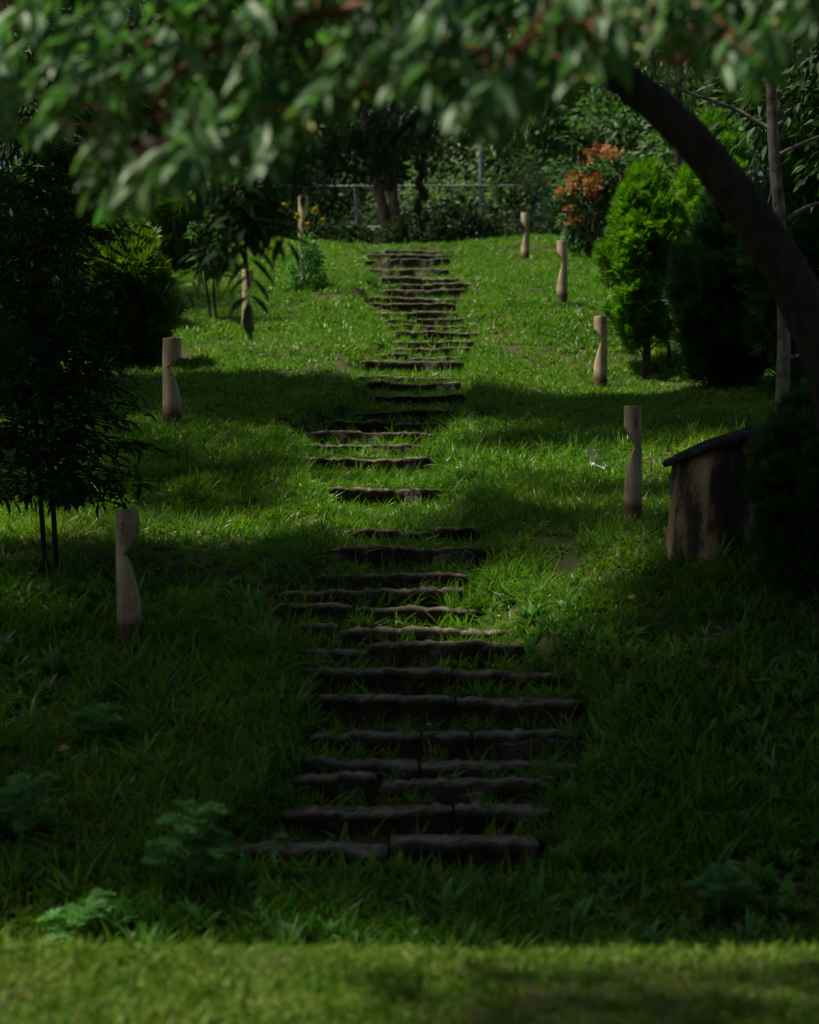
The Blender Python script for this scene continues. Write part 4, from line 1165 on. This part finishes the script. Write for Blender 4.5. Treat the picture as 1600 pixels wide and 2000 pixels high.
def slope_points(y0, y1, dens, margin, cap=None):
    area_w = 2 * (y1 * .2 + margin)
    n = int(dens * area_w * (y1 - y0))
    x = rng.uniform(-area_w / 2, area_w / 2, n); y = rng.uniform(y0, y1, n)
    keep = np.abs(x) < y * .2 + margin
    l = np.interp(y, S_D, S_L); r = np.interp(y, S_D, S_R)
    out = np.maximum(l - x, x - r)
    inpath = (out < .02) & (y > 10.5) & (y < 38.2)
    k = np.clip(np.searchsorted(S_D, y) - 1, 0, len(S_D) - 1)
    on_slab = inpath & (y - S_D[k] < .36) & (y > S_D[0])
    keep &= ~on_slab
    # how overgrown each part of the stair is
    og = np.interp(y, [10.5, 13, 14.8, 15.4, 16, 19.5, 20.3, 22.3, 22.6, 27, 28, 31, 33, 38], [.4, .35, .5, .8, 1, 1, .5, .5, .9, .9, .4, .4, .3, .3])
    keep &= ~(inpath & (rng.random(n) > og))
    # worn earthy patches
    bare = vnoise(x + 40, y + 10, .9, 3) * .6 + vnoise(x + 40, y + 10, 2.7, 4) * .4
    thin = np.where(bare > .68, .25, np.where(bare > .6, .7, 1.0))
    soil = np.exp(-(((x - 1.75) / .75) ** 2 + ((y - 12.9) / .25) ** 2))        # bare strip below the stump
    soil = np.maximum(soil, np.exp(-(((x + 1.15) / .5) ** 2 + ((y - 31.0) / .3) ** 2)))  # trodden soil beside the far steps
    keep &= rng.random(n) < thin * (1 - .9 * soil)
    x = x[keep]; y = y[keep]
    return np.stack([x, y, ground_z(x, y)], 1), inpath[keep]

near_v = [tuft_mesh('grass_tuft', 22, .105, rng.uniform(.008, .012), .06, 1.25, 'grass') for _ in range(9)]
far_v = [tuft_mesh('grass_tuft', 22, .10, .011, .075, .9, 'grass') for _ in range(7)]
long_v = [tuft_mesh('grass_tuft', 11, .20, .009, .05, 1.2, 'grass') for _ in range(6)]
lawn_v = [tuft_mesh('grass_tuft', 26, .045, .006, .045, .9, 'clipped') for _ in range(8)]

broad_v = [tuft_mesh('grass_tuft', 9, .085, .020, .03, 1.25, 'grass') for _ in range(4)]
p1, ip = slope_points(8.4, 21, 330, 1.6)
scatter('slope_grass', p1, near_v + broad_v + long_v[:2], 'coarse green grass covering the near slope beside the stairs', extra=np.where(ip, .95, 1) * (.75 + .6 * vnoise(p1[:, 0] + 30, p1[:, 1], 1.3, 9)))
p2, ip = slope_points(21, 42.5, 170, 1.6)
scatter('far_grass', p2, far_v, 'bright green grass covering the upper slope around the stairs', extra=(.7 + .5 * vnoise(p2[:, 0] + 30, p2[:, 1], 1.1, 9)))
# longer blades: at the stair edges, in the joints under the risers, and in the rough at the bottom
pts = []
for i in range(len(STEPS)):
    d, z, l, r = STEPS[i]
    zt = S_Z[i - 1] if i else z - .2
    n = rng.poisson((r - l) * np.interp(d, [10.5, 13, 15, 21, 23, 27.5, 28.5, 38], [9, 11, 30, 22, 20, 18, 8, 7])); x = rng.uniform(l, r, n); y = d - rng.uniform(.02, .07, n)
    pts.append(np.stack([x, y, ground_z(x, y) + .0], 1))
    nb = rng.poisson(np.interp(d, [10.5, 14.5, 15.5, 20.5, 21, 23, 28, 30], [2, 4, 22, 18, 4, 9, 8, 2])); x = rng.uniform(l, r, nb); y = d + rng.uniform(.02, .4, nb)
    pts.append(np.stack([x, y, np.full(nb, z)], 1))
    for e, s in ((l, 1), (r, -1)):        # tufts that lean in over the ends of the step
        nb = rng.poisson(7); x = e + s * np.abs(rng.normal(0, .13, nb)); y = d + rng.uniform(-.12, .3, nb)
        pts.append(np.stack([x, y, np.where(y > d, z - .01, ground_z(x, y))], 1))
    for e, s in ((l, -1), (r, 1)):
        n = rng.poisson(9); x = e + s * rng.normal(.06, .08, n); y = d + rng.uniform(-.2, .4, n)
        pts.append(np.stack([x, y, ground_z(x, y)], 1))
n = 1500; x = rng.uniform(-4, 4, n); y = rng.uniform(8.6, 12.2, n); keep = (x < np.interp(y, S_D, S_L) - .05) | (x > np.interp(y, S_D, S_R) + .05) | (y < 10.5)
pts.append(np.stack([x, y, ground_z(x, y)], 1)[keep])
n = 1600; y = rng.uniform(12, 41, n); x = rng.uniform(-1, 1, n) * (y * .2 + 1.2); keep = (x < np.interp(y, S_D, S_L) - .05) | (x > np.interp(y, S_D, S_R) + .05)
pts.append(np.stack([x, y, ground_z(x, y)], 1)[keep])
n = 2600; x = rng.uniform(-4, 4, n); y = rng.uniform(8.7, 14.5, n); keep = ((x < np.interp(y, S_D, S_L) - .1) | (x > np.interp(y, S_D, S_R) + .1) | (y < 10.4)) & (vnoise(x + 9, y, 1.1, 12) > .45)
rough_v = [tuft_mesh('weed_rosette', 10, .17, .030, .03, 1.2, 'weed') for _ in range(3)] + [tuft_mesh('weed_rosette', 8, .13, .042, .02, 1.4, 'grass') for _ in range(3)]
scatter('rough_weeds', np.stack([x, y, ground_z(x, y) + .03], 1)[keep], rough_v, 'low broad-leaved weeds mixed into the rough grass beside the lower steps', cat='weeds', scale=(.5, 1.2))
scatter('long_grass', np.concatenate(pts), long_v, 'longer grass blades along the stair edges and in the rough', scale=(.4, 1.1))
n = 9500; x = rng.uniform(-3.2, 3.2, n); y = rng.uniform(4.6, 7.35, n)
scatter('front_lawn_grass', np.stack([x, y, ground_z(x, y)], 1), lawn_v, 'short yellowish-green lawn grass along the front', extra=(.6 + .8 * vnoise(x + 30, y, 2.2, 5)))
